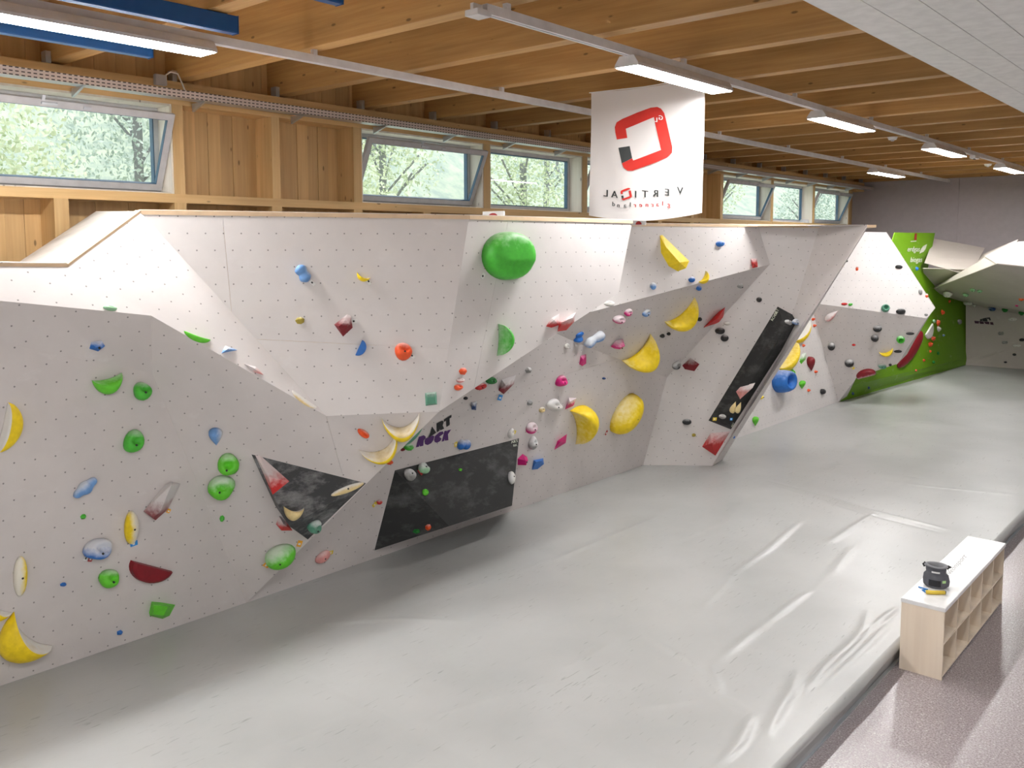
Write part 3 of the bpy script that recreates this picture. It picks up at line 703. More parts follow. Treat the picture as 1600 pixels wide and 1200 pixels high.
# ------------------------------------------------------------ black volumes, hulls
def hull_obj(name, basep, topp, n, mat, loc=None):
    c = sum(basep, V())/len(basep) if loc is None else loc
    bm = bmesh.new()
    for p in basep+[q-n*.0 for q in topp]: bm.verts.new(p-c)
    bmesh.ops.convex_hull(bm, input=bm.verts[:])
    for v in [v for v in bm.verts if not v.link_faces]: bm.verts.remove(v)
    bmesh.ops.recalc_face_normals(bm, faces=bm.faces[:])
    uvl = bm.loops.layers.uv.new('UVMap')
    for f in bm.faces:
        for l in f.loops: l[uvl].uv = (l.vert.co.y+50, l.vert.co.z+50)
    me = bpy.data.meshes.new(name); bm.to_mesh(me); bm.free(); me.materials.append(mat)
    return link(name, me, loc=c)
def hullpx(name, face, base, tops, mat, sink=.0):
    c, n = FACE[face]
    return hull_obj(name, [onp(x, y, c, n, sink) for x, y in base], [onp(x, y, c, n, h) for x, y, h in tops], n, mat), c, n
def setface(key, face, pts):
    c, n = FACE[face]; q = [onp(x, y, c, n, h) for x, y, h in pts]
    nn = (q[1]-q[0]).cross(q[2]-q[0]).normalized()
    if nn.dot(CAM-q[0]) < 0: nn = -nn
    FACE[key] = (sum(q, V())/3, nn)
vo, _, _ = hullpx('climbing_volume', 'G', [(393, 710), (572, 755), (481, 843), (430, 790)], [(452, 822, .46)], M_BLACKC)
tag(vo, 'chalky black triangular volume at the prow edge with red and yellow holds', 'climbing volume')
setface('VG', 'G', [(393, 710, 0), (572, 755, 0), (452, 822, .46)]); setface('VG2', 'G', [(572, 755, 0), (481, 843, 0), (452, 822, .46)])
cK, nK = FACE['K']; kb = [onp(x, y, cK, nK) for x, y in ((617, 735), (585, 860), (800, 790), (811, 685))]
ka = onp(702, 822, cK, nK, .62); kt = pl(800, 790, kb[0], kb[3], ka)
vo = hull_obj('climbing_volume', kb, [ka, kt], nK, M_BLACK)
tag(vo, 'wide black pyramid volume low on the wall under the lettering', 'climbing volume')
setface('VK', 'K', [(617, 735, 0), (702, 822, .62), (811, 685, 0)]); setface('VK2', 'K', [(617, 735, 0), (702, 822, .62), (585, 860, 0)])
vo, _, _ = hullpx('climbing_volume', 'U', [(1215, 479), (1252, 499), (1142, 671), (1107, 657)], [(1227, 512, .38), (1140, 648, .30)], M_BLACK)
tag(vo, 'long narrow black wedge volume on the leaning panel edge', 'climbing volume')
setface('VU', 'U', [(1215, 479, 0), (1107, 657, 0), (1140, 648, .30)]); setface('VU1', 'U', [(1215, 479, 0), (1252, 499, 0), (1227, 512, .38)]); setface('VU2', 'U', [(1252, 499, 0), (1142, 671, 0), (1227, 512, .38)])
#@@HOLDS@@
# ------------------------------------------------------------ climbing holds
def frame(face, x1, y1, x2, y2, wpx, flip=None):
    c, n = FACE[face]
    a, b = onp(x1, y1, c, n), onp(x2, y2, c, n); m = (a+b)/2; u = (b-a); L = u.length; u.normalize(); v = n.cross(u)
    if v.z < 0: v = -v; u = -u
    mx, my = (x1+x2)/2, (y1+y2)/2; dx, dy = x2-x1, y2-y1; q = math.hypot(dx, dy); px, py = -dy/q*wpx/2, dx/q*wpx/2
    w = abs((onp(mx+px, my+py, c, n)-onp(mx-px, my-py, c, n)).dot(v))
    if flip is not None:
        fp = onp(flip[0], flip[1], c, n); w = abs((fp-m).dot(v))
        if (fp-m).dot(v) > 0: v = -v; u = -u
    u = v.cross(n)
    R = Matrix(((u.x, v.x, n.x), (u.y, v.y, n.y), (u.z, v.z, n.z)))
    return m, R.to_4x4(), L, w, n
def rnd_noise(seed):
    r = random.Random(seed); f = [(V((r.uniform(-1, 1), r.uniform(-1, 1), r.uniform(-1, 1)))*2.6, r.uniform(0, 6.28)) for _ in range(5)]
    return lambda p: sum(math.sin(p.dot(k)+ph) for k, ph in f)/5
def sph(fn, nu=18, nv=9):
    """half ball over the wall: fn(direction) -> point"""
    vs, fs = [fn(V((0, 0, 1)))], []
    for j in range(1, nv+1):
        ph = math.pi/2*j/nv
        for i in range(nu):
            th = 2*math.pi*i/nu; vs.append(fn(V((math.sin(ph)*math.cos(th), math.sin(ph)*math.sin(th), math.cos(ph)))))
    for i in range(nu): fs.append((0, 1+i, 1+(i+1) % nu))
    for j in range(nv-1):
        for i in range(nu): fs.append((1+j*nu+i, 1+(j+1)*nu+i, 1+(j+1)*nu+(i+1) % nu, 1+j*nu+(i+1) % nu))
    fs.append(tuple(1+(nv-1)*nu+i for i in range(nu))[::-1])
    return vs, fs
def m_jug(L, w, d, s):
    nz = rnd_noise(s)
    def fn(q):
        k = 1+.30*nz(q)
        x, y, z = q.x*L/2*k, q.y*w/2*k, (abs(q.z)**.8)*d*(1+.15*nz(q*1.4))
        sc = math.exp(-((q.y-.42)/.30)**2-((q.x-.15)/.5)**2)
        return (x, y-.14*w*sc, z*(1-.72*sc))
    return sph(fn)
def m_pebble(L, w, d, s):
    nz = rnd_noise(s); return sph(lambda q: (q.x*L/2*(1+.08*nz(q)), q.y*w/2*(1+.08*nz(q)), abs(q.z)**.7*d))
def m_drop(L, w, d, s):
    def fn(q):
        t = (q.x+1)/2; k = (1-t)**.8*1.15+.05
        return (q.x*L/2, q.y*w/2*k, q.z**.8*d*k)
    return sph(fn, 20, 8)
def m_dome(L, w, d, s):
    nz = rnd_noise(s)
    def fn(q):
        y = q.y*w/2; cut = -.30*w*(1-abs(q.x)*.3)
        return (q.x*L/2*(1+.04*nz(q)), y, (1-(1-q.z)**2.2)**.6*d*(1 if q.y > -.3 else .9))
    return sph(fn, 28, 12)
def m_donut(L, w, d, s):
    vs, fs = [], []; nu, nv = 22, 12
    prof = [(1, 0), (1.0, .35), (.93, .75), (.80, .98), (.64, 1), (.50, .8), (.42, .45), (.36, .25), (0, .22)]
    for i in range(nu):
        th = 2*math.pi*i/nu
        for r, z in prof: vs.append((r*math.cos(th)*L/2, r*math.sin(th)*w/2, z*d))
    k = len(prof)
    for i in range(nu):
        for j in range(k-1): fs.append((i*k+j, ((i+1) % nu)*k+j, ((i+1) % nu)*k+j+1, i*k+j+1))
    fs.append(tuple(i*k for i in range(nu))[::-1]); return vs, fs
def m_lobes(L, w, d, s, n=3):
    nz = rnd_noise(s)
    def fn(q):
        k = .70+.30*abs(math.cos(q.x*math.pi*(n-1)/2))**1.2 if n > 2 else .62+.38*min(1, abs(q.x)*1.6)
        return (q.x*L/2*1.02, q.y*w/2*k*1.35*(1-abs(q.x)**6*.35), q.z**.6*d*k*(1+.1*nz(q)))
    return sph(fn, 28, 9)
def m_lobe2(L, w, d, s): return m_lobes(L, w, d, s, 2)
def m_half(L, w, d, s):
    """half disc with a flat face: straight edge up, w is the drop"""
    vs, fs = [], []; n = 16
    for z, k in ((0, 1), (d*.75, .93), (d, .80)):
        for i in range(n+1):
            a = -math.pi*i/n; vs.append((math.cos(a)*L/2*k, -w*.0+math.sin(a)*w*k+.0*w, z))
    m = n+1
    for j in range(2):
        for i in range(n): fs.append((j*m+i, (j+1)*m+i, (j+1)*m+i+1, j*m+i+1))
        fs.append((j*m+n, (j+1)*m+n, (j+1)*m, j*m))
    fs.append(tuple(range(2*m, 3*m))[::-1]); fs.append(tuple(range(m))); return vs, fs
def m_chip(L, w, d, s):
    r = random.Random(s); bm = bmesh.new(); pts = []
    k = r.choice((5, 6, 7)); o = r.random()*6
    for i in range(k):
        a = o+2*math.pi*i/k; pts.append((math.cos(a)*L/2*r.uniform(.88, 1.1), math.sin(a)*w/2*r.uniform(.88, 1.1), 0))
    for i in range(3):
        a = o+2.1*i; pts.append((math.cos(a)*L*.24, math.sin(a)*w*.22+r.uniform(-.05, .1)*w, d*r.uniform(.7, 1)))
    for p in pts: bm.verts.new(p)
    bmesh.ops.convex_hull(bm, input=bm.verts[:]); bm.verts.ensure_lookup_table()
    for v in [v for v in bm.verts if not v.link_faces]: bm.verts.remove(v)
    bm.verts.index_update(); vs = [tuple(v.co) for v in bm.verts]; fs = [tuple(v.index for v in f.verts) for f in bm.faces]; bm.free()
    return vs, fs
def m_cres(L, w, d, s, c=.42, flat=.0):
    """banana shaped hold: outer belly bulges to a lip, inner side hollowed back to the wall"""
    vs, fs, mi = [], [], []; nt_, ns = 24, 10
    for i in range(nt_+1):
        t = -1+2*i/nt_; e = max(0, 1-t*t)
        vo_ = -w*e**.62; vi = -w*c*e**.9; h = d*(e**.55)
        vl = vo_+(vi-vo_)*.80
        for j in range(ns+1):
            q = j/ns
            if q <= .6:
                a = q/.6*math.pi/2; y = vo_+(vl-vo_)*(1-math.cos(a)); z = h*math.sin(a)
            else:
                a = (q-.6)/.4; y = vl+(vi-vl)*a**.6; z = h*(1-a)**1.6
            vs.append((t*L/2, y, z))
    m = ns+1
    for i in range(nt_):
        for j in range(ns): fs.append((i*m+j, (i+1)*m+j, (i+1)*m+j+1, i*m+j+1)); mi.append(1 if j >= 6 else 0)
        fs.append((i*m+ns, (i+1)*m+ns, (i+1)*m, i*m)); mi.append(0)
    return vs, fs, mi
BUILD = dict(jug=m_jug, pebble=m_pebble, drop=m_drop, dome=m_dome, donut=m_donut, lobes=m_lobes, lobe2=m_lobe2, half=m_half, chip=m_chip, cres=m_cres)
BOLT = None
def bolt(parent, z, r=.011):
    global BOLT
    if BOLT is None:
        vs, fs = disc(.011, -.01, .002, 10); BOLT = mesh('bolt', vs, fs, M_RUB)
    o = link('bolt', BOLT, parent); o.location = (0, 0, z); return o
CN = dict(ltblue='light blue', dkgreen='dark green', dkred='dark red', dkblue='dark blue', pale='pale yellow', lime='bright green', mint='pale green')
AREA = dict(F1='upper left wall', F2='upper left wall', F3='upper left wall', H='lower left wall', G='lower left wall', L='lower left wall', K='middle wall', T='middle wall', Tw='middle wall',
            U='leaning panel', VG='left black volume', VG2='left black volume', VK='middle black volume', VK2='middle black volume', VU='narrow black volume', VU1='narrow black volume', VU2='narrow black volume',
            Wf='far white block', V1='far white block', V2='far white block', GR='green wall', GK='green wall')
seed = 0
def H(kind, face, x1, y1, x2, y2, w, dep, col, chalk, label, flip=None, c=.42):
    """one climbing hold bolted to a wall facet; w in picture pixels, dep as share of its width"""
    global seed; seed += 1
    m, R, L, wm, n = frame(face, x1, y1, x2, y2, w, flip)
    if kind in ('jug', 'chip', 'pebble', 'lobe2') and (face[0] == 'N' or face == 'GR') and dep > .3:
        k = (m-CAM).length/F*1.35; L = min(L, math.hypot(x2-x1, y2-y1)*k); wm = min(wm, w*k)
    d = dep*min(math.sqrt(L*wm), 1.35*min(L, wm))
    out = BUILD[kind](L, wm, d, seed) if kind != 'cres' else m_cres(L, wm, d, seed, c)
    vs, fs = out[:2]; mi = out[2] if len(out) > 2 else None
    mats = [holdmat(col, 0 if kind == 'cres' else chalk)]
    if kind == 'cres': mats.append(holdmat(col, min(chalk, 1)) if chalk < 3 else holdmat('pale', 3))
    me = mesh('climbing_hold', vs, fs, mats, kind not in ('chip', 'half'), mi)
    o = link('climbing_hold', me); o.matrix_world = Matrix.Translation(m+n*.001)@R
    ar = AREA.get(face, 'far end wall')
    tag(o, label, 'climbing hold', '%s holds on the %s' % (CN.get(col, col), ar))
    if L*wm > .018 and kind in ('jug', 'chip', 'pebble'):
        top = [v[2] for v in vs if abs(v[0]) < L*.12 and abs(v[1]) < wm*.12]
        bolt(o, (max(top) if top else d)-.001)
    return o
def HH(face, base, tops, col, chalk, label):
    c, n = FACE[face]
    o = hull_obj('climbing_hold', [onp(x, y, c, n, .0) for x, y in base], [onp(x, y, c, n, h) for x, y, h in tops], n, holdmat(col, chalk, 2))
    tag(o, label, 'climbing hold', '%s holds on the %s' % (CN.get(col, col), AREA.get(face, 'far end wall'))); return o
def R(kind, face, x, y, wx, wy, dep, col, chalk, label):
    return H(kind, face, x-wx/2, y, x+wx/2, y, wy, dep, col, chalk, label)

# upper left wall
H('jug', 'F1', 160, 480, 183, 484, 8, .5, 'mint', 2, 'small pale green chalked hold just above the shaded ridge at upper left')
H('cres', 'F1', 287, 517, 329, 531, 14, .45, 'lime', 1, 'long bright green ledge hold on the ridge of the bright upper left face', flip=(304, 533))
HH('F1', [(346, 552), (352, 540), (371, 547), (357, 546)], [(356, 545, .06)], 'ltblue', 3, 'pale blue three-pointed chalky hold right of the bright green ledge hold')
HH('F1', [(381, 568), (400, 573), (412, 586), (398, 582)], [(398, 576, .07)], 'pink', 4, 'flat chalk-whitened pink hold on the lower edge of the bright face')
H('half', 'F1', 456, 610, 495, 637, 9, .12, 'pale', 4, 'long flat pale yellow hold at the pointed lower edge of the bright face', flip=(472, 630))
H('lobe2', 'F2', 466, 415, 481, 440, 18, .55, 'ltblue', 1, 'blue two-holed hold at the upper left with a white tag')
H('cres', 'F2', 558, 425, 579, 434, 10, .6, 'yellow', 1, 'small yellow hooked hold with a white tag at the top of the upper wall', flip=(566, 440))
R('chip', 'F2', 469, 501, 15, 12, .45, 'olive', 1, 'small olive yellow faceted hold left of the dark red one')
HH('F2', [(522, 507), (531, 500), (543, 491), (549, 494), (551, 512), (536, 526)], [(536, 505, .12), (529, 510, .1), (545, 506, .11)], 'dkred', 2, 'dark red angular two-horned hold in the middle of the upper wall')
H('half', 'F2', 566, 531, 555, 555, 15, .3, 'blue', 0, 'blue half-moon hold below the dark red horned hold', flip=(572, 546))
R('jug', 'F2', 631, 549, 27, 27, .5, 'orange', 1, 'round orange red hold with chalky top and a white tag')
R('dome', 'F3', 788, 400, 71, 75, .38, 'green', 1, 'huge round green dome hold high on the upper wall')
H('cres', 'F3', 778, 506, 776, 556, 18, .9, 'green', 1, 'tall green fin-shaped hold below the huge green dome', flip=(794, 531), c=.1)
R('chip', 'F3', 723, 580, 14, 12, .5, 'orange', 1, 'small red wedge hold above two others by the lower crease')
R('jug', 'F3', 719, 594, 11, 8, .5, 'pink', 4, 'small chalk-pink hold between two red ones near the lower crease')
R('jug', 'F3', 716, 605, 13, 11, .5, 'orange', 1, 'small red knob under the chalk-pink hold')
HH('F2', [(664, 614), (682, 612), (683, 632), (665, 634)], [(668, 616, .08), (679, 615, .08), (681, 630, .06), (667, 631, .05)], 'teal', 1, 'square teal hold with engraved lines at the lowest tip of the upper wall')
HH('F3', [(853, 510), (862, 497), (874, 490), (873, 508), (862, 512)], [(866, 500, .13)], 'red', 4, 'chalky red wedge hold, left of a pair at the right tip of the upper wall')
HH('F3', [(871, 518), (874, 503), (900, 488), (897, 503), (885, 516)], [(880, 503, .2), (895, 496, .15)], 'red', 3, 'bigger red chalky wedge hold, right of the pair at the upper wall tip')
# lower left wall
R('chip', 'H', 152, 540, 26, 18, .45, 'blue', 2, 'blue faceted hold just under the shaded ridge at left')
H('cres', 'L', 143, 594, 190, 582, 30, .55, 'lime', 1, 'big bright green hooked jug under the blue hold at left', flip=(160, 618), c=.15)
R('jug', 'L', 220, 609, 30, 27, .55, 'green', 1, 'green scooped hold with blackened rim, right of the big bright green jug')
H('cres', 'L', 12, 628, -6, 708, 40, .42, 'yellow', 3, 'large yellow pocketed macro hold halfway up the left picture edge', flip=(34, 672), c=.02)
R('jug', 'L', 206, 691, 30, 34, .5, 'green', 1, 'green scooped hold in the middle of the lower left wall')
H('drop', 'G', 338, 696, 336, 668, 26, .5, 'ltblue', 2, 'light blue teardrop hold above two green ones')
R('jug', 'G', 355, 724, 34, 31, .6, 'lime', 1, 'upper green knob of the stacked pair near the lower left crease')
R('jug', 'G', 344, 758, 39, 33, .6, 'lime', 2, 'lower green knob of the stacked pair near the lower left crease')
H('lobes', 'L', 115, 776, 149, 747, 14, .6, 'ltblue', 2, 'blue three-lobed diagonal hold at left')
R('chip', 'L', 130, 807, 10, 9, .6, 'green', 0, 'tiny green foothold under the blue three-lobed hold')
R('chip', 'G', 347, 810, 9, 10, .6, 'green', 0, 'tiny green foothold under the stacked green knobs')
HH('L', [(224, 799), (258, 757), (268, 753), (282, 756), (262, 796), (243, 813)], [(268, 757, .16), (252, 797, .18), (240, 808, .1)], 'dkred', 4, 'long red wedge hold with chalk-white top face at lower left')
H('pebble', 'L', 204, 848, 204, 797, 21, .5, 'yellow', 4, 'upright yellow bar hold with chalky top half and blue tag')
R('jug', 'L', 151, 857, 43, 34, .55, 'blue', 4, 'big round blue hold with chalk-white top and a red tag')
H('pebble', 'L', 30, 930, 32, 868, 21, .45, 'yellow', 4, 'upright chalky yellow hold near the left picture edge')
R('jug', 'L', 170, 903, 30, 27, .6, 'lime', 1, 'green twisted hold left of the dark red half disc')
H('half', 'L', 204, 875, 268, 892, 24, .3, 'dkred', 0, 'dark red half disc hold low on the lower left wall', flip=(232, 911))
R('chip', 'L', 99, 913, 10, 7, .7, 'blue', 0, 'tiny blue foothold right of the chalky yellow upright hold')
HH('L', [(233, 957), (237, 940), (250, 941), (274, 945), (265, 962), (254, 967), (234, 962)], [(240, 946, .12), (262, 948, .12), (240, 960, .1), (256, 962, .1)], 'lime', 0, 'blocky bright green hold just above the mat at left')
R('chip', 'L', 187, 988, 10, 9, .7, 'blue', 0, 'tiny blue foothold lowest at left above the mat')
H('cres', 'L', 22, 955, 82, 1008, 58, .48, 'yellow', 3, 'very large yellow crescent macro hold in the bottom left corner', flip=(12, 1034), c=.25)
H('cres', 'L', -12, 940, 18, 956, 26, .5, 'yellow', 3, 'yellow crescent macro hold cut off by the left edge above the largest one', flip=(-6, 975), c=.2)
H('cres', 'G', 596, 653, 655, 645, 32, .5, 'yellow', 3, 'upper yellow crescent hold of the pair on the prow edge', flip=(640, 684), c=.5)
H('cres', 'G', 560, 702, 618, 675, 24, .55, 'yellow', 3, 'lower yellow crescent hold of the pair on the prow edge', flip=(606, 716), c=.5)
H('jug', 'G', 559, 670, 576, 682, 10, .5, 'orange', 1, 'small orange red hold left of the yellow crescents')
HH('VG', [(399, 712), (405, 710), (452, 752), (426, 773)], [(420, 745, .13)], 'red', 4, 'red pyramid hold with chalk-white top on the left black volume')
H('cres', 'VG', 443, 791, 475, 793, 15, .6, 'pale', 3, 'pale yellow crescent hold on the left black volume', flip=(456, 814), c=.3)
HH('G', [(436, 806), (431, 819), (440, 829), (457, 829), (448, 815)], [(443, 819, .12)], 'red', 3, 'pink red rounded wedge hold tucked under the left black volume')
H('pebble', 'VG', 517, 774, 568, 755, 11, .3, 'pale', 3, 'long chalky cream hold along the edge of the left black volume')
R('jug', 'VG2', 490, 820, 17, 15, .5, 'teal', 2, 'grey teal hold on the dark underside of the left black volume')
H('pebble', 'G', 415, 877, 460, 856, 32, .55, 'lime', 2, 'large rounded green hold with white chalk centre at the foot of the prow')
# middle wall
R('jug', 'K', 767, 594, 16, 11, .5, 'dkgreen', 0, 'dark green hold tucked behind the edge of the upper wall')
H('jug', 'K', 742, 606, 758, 602, 8, .5, 'red', 1, 'small red hold beside the dark green one behind the edge')
HH('K', [(779, 610), (784, 593), (806, 586), (803, 600), (787, 616)], [(790, 602, .16)], 'dkred', 3, 'dark red wedge hold with white chalky top and blue tag')
R('pebble', 'K', 727, 622, 6, 5, .5, 'black', 0, 'tiny black foothold above the lettering on the middle wall')
HH('K', [(736, 628), (745, 627), (744, 641), (737, 640)], [(739, 630, .07), (743, 638, .07)], 'dkblue', 2, 'small dark blue block hold above the lettering')
H('cres', 'K', 618, 697, 662, 656, 9, .2, 'teal', 1, 'long green crescent hold half hidden behind the prow beside the lettering', flip=(653, 681), c=.3)
R('jug', 'K', 637, 697, 14, 10, .6, 'green', 2, 'green knob hold under the long green crescent by the prow')
R('jug', 'K', 608, 722, 10, 7, .5, 'orange', 0, 'small orange hold just right of the prow edge')
R('chip', 'K', 629, 702, 7, 6, .5, 'dkred', 1, 'tiny dark red hold below the green knob by the prow')
R('lobe2', 'K', 723, 694, 18, 14, .5, 'blue', 2, 'blue two-eared hold above the wide black volume')
H('pebble', 'K', 492, 877, 514, 862, 13, .4, 'pink', 1, 'mottled red oval hold low beside the mat, right of the prow')
R('jug', 'K', 592, 784, 8, 8, .5, 'red', 2, 'tiny mottled red hold left of the wide black volume')
R('jug', 'VK', 640, 742, 17, 20, .4, 'grey', 4, 'grey chalky hold at the top left corner of the wide black volume')
R('jug', 'VK', 661, 732, 18, 16, .5, 'mint', 4, 'pale green chalky hold with red tag on the wide black volume')
R('jug', 'VK', 664, 769, 9, 10, .5, 'lime', 0, 'small bright green knob on the wide black volume')
R('chip', 'VK', 719, 734, 6, 5, .5, 'lime', 0, 'tiny green foothold high on the wide black volume')
R('chip', 'VK2', 651, 830, 13, 9, .5, 'dkgreen', 0, 'dark green wedge on the black triangle of the wide volume')
R('chip', 'VK2', 669, 824, 10, 11, .5, 'orange', 1, 'small red wedge on the black triangle of the wide volume')
H('pebble', 'VK', 799, 757, 797, 737, 9, .5, 'white', 3, 'small white chalky hold at the right edge of the wide black volume')
R('jug', 'K', 797, 676, 7, 14, .6, 'white', 2, 'small white pin hold with yellow tape above the wide volume')
R('chip', 'K', 815, 718, 15, 19, .5, 'magenta', 0, 'magenta wedge hold right of the wide black volume')
HH('K', [(831, 734), (834, 719), (849, 716), (850, 725), (840, 733)], [(838, 722, .09), (846, 720, .08)], 'blue', 0, 'blue wedge hold low on the middle wall')
R('jug', 'K', 831, 691, 12, 22, .45, 'grey', 4, 'grey white chalky hold above the magenta wedge')
R('jug', 'K', 829, 668, 14, 17, .5, 'magenta', 4, 'chalky purple pink knob above the grey white hold')
R('chip', 'K', 827, 629, 8, 10, .5, 'grey', 1, 'small grey triangle hold on the middle wall')
R('jug', 'K', 846, 640, 8, 9, .5, 'pale', 2, 'small cream and black spotted hold on the middle wall')
R('jug', 'K', 865, 633, 22, 18, .45, 'white', 3, 'white rocky hold left of the small magenta claw')
HH('K', [(883, 640), (889, 621), (901, 622), (896, 634)], [(890, 628, .1)], 'magenta', 3, 'magenta claw hold with chalky tip above the yellow horn')
H('cres', 'K', 890, 642, 899, 694, 24, .6, 'yellow', 2, 'curved yellow horn hold low on the middle wall', flip=(925, 664), c=.2)
HH('K', [(866, 703), (871, 689), (886, 678), (884, 692)], [(876, 690, .09)], 'magenta', 0, 'magenta shard hold left of the yellow horn')
H('pebble', 'K', 953, 674, 992, 617, 25, .5, 'yellow', 1, 'big yellow oval hold right of the yellow horn')
R('chip', 'K', 825, 578, 10, 10, .5, 'grey', 2, 'small grey chalky hold below the tip of the upper wall')
R('jug', 'K', 875, 595, 15, 16, .5, 'magenta', 1, 'magenta hold with dark rim on the middle wall')
HH('K', [(905, 569), (907, 556), (916, 553), (916, 568), (910, 572)], [(911, 562, .09)], 'magenta', 1, 'narrow magenta hold above the middle wall centre')
R('jug', 'K', 885, 541, 8, 8, .4, 'white', 1, 'small white ring hold below the dark blue bar')
H('lobe2', 'K', 903, 516, 901, 534, 10, .6, 'blue', 1, 'upright dark blue bar hold under the red wedge pair')
R('jug', 'K', 894, 512, 12, 8, .5, 'grey', 2, 'grey hold partly behind the red wedge pair')
H('lobe2', 'Twl', 912, 538, 942, 519, 9, .6, 'ltblue', 3, 'long chalk-white and blue bone-shaped hold')
R('chip', 'K', 943, 591, 5, 4, .6, 'dkblue', 0, 'tiny dark blue foothold below the large yellow shell')
R('jug', 'T', 951, 474, 16, 8, .3, 'white', 3, 'chalk-white hold on the crease beside the upper wall tip')
HH('T', [(1031, 368), (1035, 367), (1050, 388), (1077, 408), (1072, 419), (1059, 424), (1045, 416), (1033, 395)], [(1040, 385, .1), (1062, 410, .12)], 'yellow', 0, 'large yellow leaf-shaped hold high on the middle wall')
R('pebble', 'T', 1124, 381, 12, 10, .5, 'blue', 2, 'round blue hold right of the yellow leaf')
R('pebble', 'T', 1080, 437, 9, 9, .5, 'blue', 2, 'small round blue hold left of the little yellow crescent')
R('pebble', 'T', 1020, 447, 8, 12, .4, 'ltblue', 3, 'chalky oval light blue hold on the upper middle wall')
H('cres', 'T', 1102, 423, 1091, 440, 9, .5, 'yellow', 2, 'little yellow crescent hold on the crease of the middle wall', flip=(1106, 437), c=.3)
HH('T', [(1173, 404), (1183, 404), (1184, 417), (1176, 419)], [(1178, 412, .1)], 'red', 2, 'square dark red hold near the upper right crease')
R('drop', 'Tw', 1092, 449, 8, 8, .7, 'blue', 1, 'small blue knob just under the crease of the middle wall')
R('chip', 'Tw', 1156, 446, 9, 8, .5, 'grey', 2, 'small grey chalky hold on the dark triangle facet')
H('cres', 'Tw', 1038, 502, 1085, 464, 26, .5, 'yellow', 2, 'large yellow shell hold on the dark facet, highest of three', flip=(1072, 502), c=.35)
H('drop', 'Tw', 1083, 508, 1084, 478, 11, .5, 'yellow', 0, 'narrow yellow fin hold touching the highest yellow shell')
H('cres', 'Twl', 971, 563, 1016, 521, 30, .6, 'yellow', 2, 'large yellow shell hold lower on the dark facet', flip=(1008, 566), c=.3)
R('jug', 'Tw', 981, 487, 12, 10, .5, 'magenta', 3, 'magenta hold, upper of a diagonal pair on the dark facet')
R('jug', 'Twl', 966, 498, 18, 12, .5, 'magenta', 4, 'chalky purple hold, lower of a diagonal pair on the dark facet')
R('jug', 'Tw', 1009, 488, 10, 11, .5, 'ltblue', 3, 'chalky light blue knob on the dark facet left of the yellow shell')
H('chip', 'Twl', 955, 541, 974, 533, 11, .6, 'magenta', 2, 'magenta block hold left of the lower yellow shell')
R('pebble', 'Tw', 1034, 524, 6, 5, .6, 'black', 0, 'tiny black foothold, left of two on the dark facet')
R('pebble', 'Tw', 1044, 521, 5, 4, .6, 'black', 0, 'tiny black foothold, right of two on the dark facet')
R('pebble', 'Tw', 1092, 498, 6, 5, .6, 'black', 0, 'tiny black foothold beside the narrow yellow fin')
HH('Tw', [(1099, 512), (1122, 488), (1133, 480), (1130, 496), (1124, 504)], [(1122, 497, .16)], 'red', 0, 'long red shard hold at the right of the dark facet')
# leaning panel
R('pebble', 'U', 1125, 517, 16, 10, .5, 'black', 1, 'black pebble hold, upper of a touching pair on the leaning panel')
R('pebble', 'U', 1132, 528, 13, 11, .5, 'black', 1, 'black pebble hold, lower of a touching pair on the leaning panel')
R('pebble', 'U', 1186, 468, 9, 8, .5, 'black', 1, 'single small black pebble high on the leaning panel')
R('pebble', 'U', 1136, 505, 11, 6, .4, 'white', 2, 'whitish pebble just above the black touching pair')
H('jug', 'Tw', 1050, 573, 1062, 565, 8, .5, 'black', 3, 'chalky black hold at the bottom corner of the dark facet')
HH('U', [(1066, 571), (1079, 559), (1093, 569), (1085, 580), (1070, 577)], [(1080, 568, .13)], 'dkred', 2, 'dark red faceted hold in the middle of the leaning panel')
R('pebble', 'U', 1073, 659, 14, 9, .5, 'black', 1, 'flat black pebble above the mat on the leaning panel')
R('pebble', 'U', 997, 677, 10, 11, .5, 'black', 0, 'black pebble right of the big yellow oval near the mat')
R('chip', 'U', 1084, 680, 7, 6, .5, 'olive', 0, 'tiny olive foothold low on the leaning panel')
R('chip', 'U', 1026, 626, 6, 9, .4, 'white', 1, 'tiny white hold on the lower crease')
HH('U', [(1097, 698), (1110, 677), (1141, 674), (1118, 712)], [(1112, 692, .28)], 'red', 2, 'big red faceted pyramid hold below the narrow black volume')
HH('VU', [(1149, 612), (1156, 604), (1180, 598), (1176, 606), (1156, 624)], [(1160, 611, .1)], 'pink', 3, 'chalky pink wedge hold on the narrow black volume')
H('drop', 'VU', 1144, 646, 1150, 627, 9, .5, 'pale', 2, 'pale yellow drop hold, left of two on the narrow black volume')
H('drop', 'VU', 1152, 646, 1158, 628, 8, .5, 'pale', 2, 'pale yellow drop hold, right of two on the narrow black volume')
R('jug', 'VU1', 1231, 504, 10, 8, .4, 'grey', 4, 'grey chalk-covered knob at the top of the narrow black volume')
R('jug', 'VU2', 1242, 502, 8, 9, .4, 'ltblue', 4, 'chalky pale blue knob at the top corner of the narrow black volume')
R('jug', 'VU', 1129, 651, 12, 8, .3, 'grey', 4, 'grey chalky patch hold near the foot of the narrow black volume')
R('chip', 'Ue', 1147, 683, 4, 5, .6, 'blue', 0, 'tiny blue foothold on the side edge of the leaning panel')
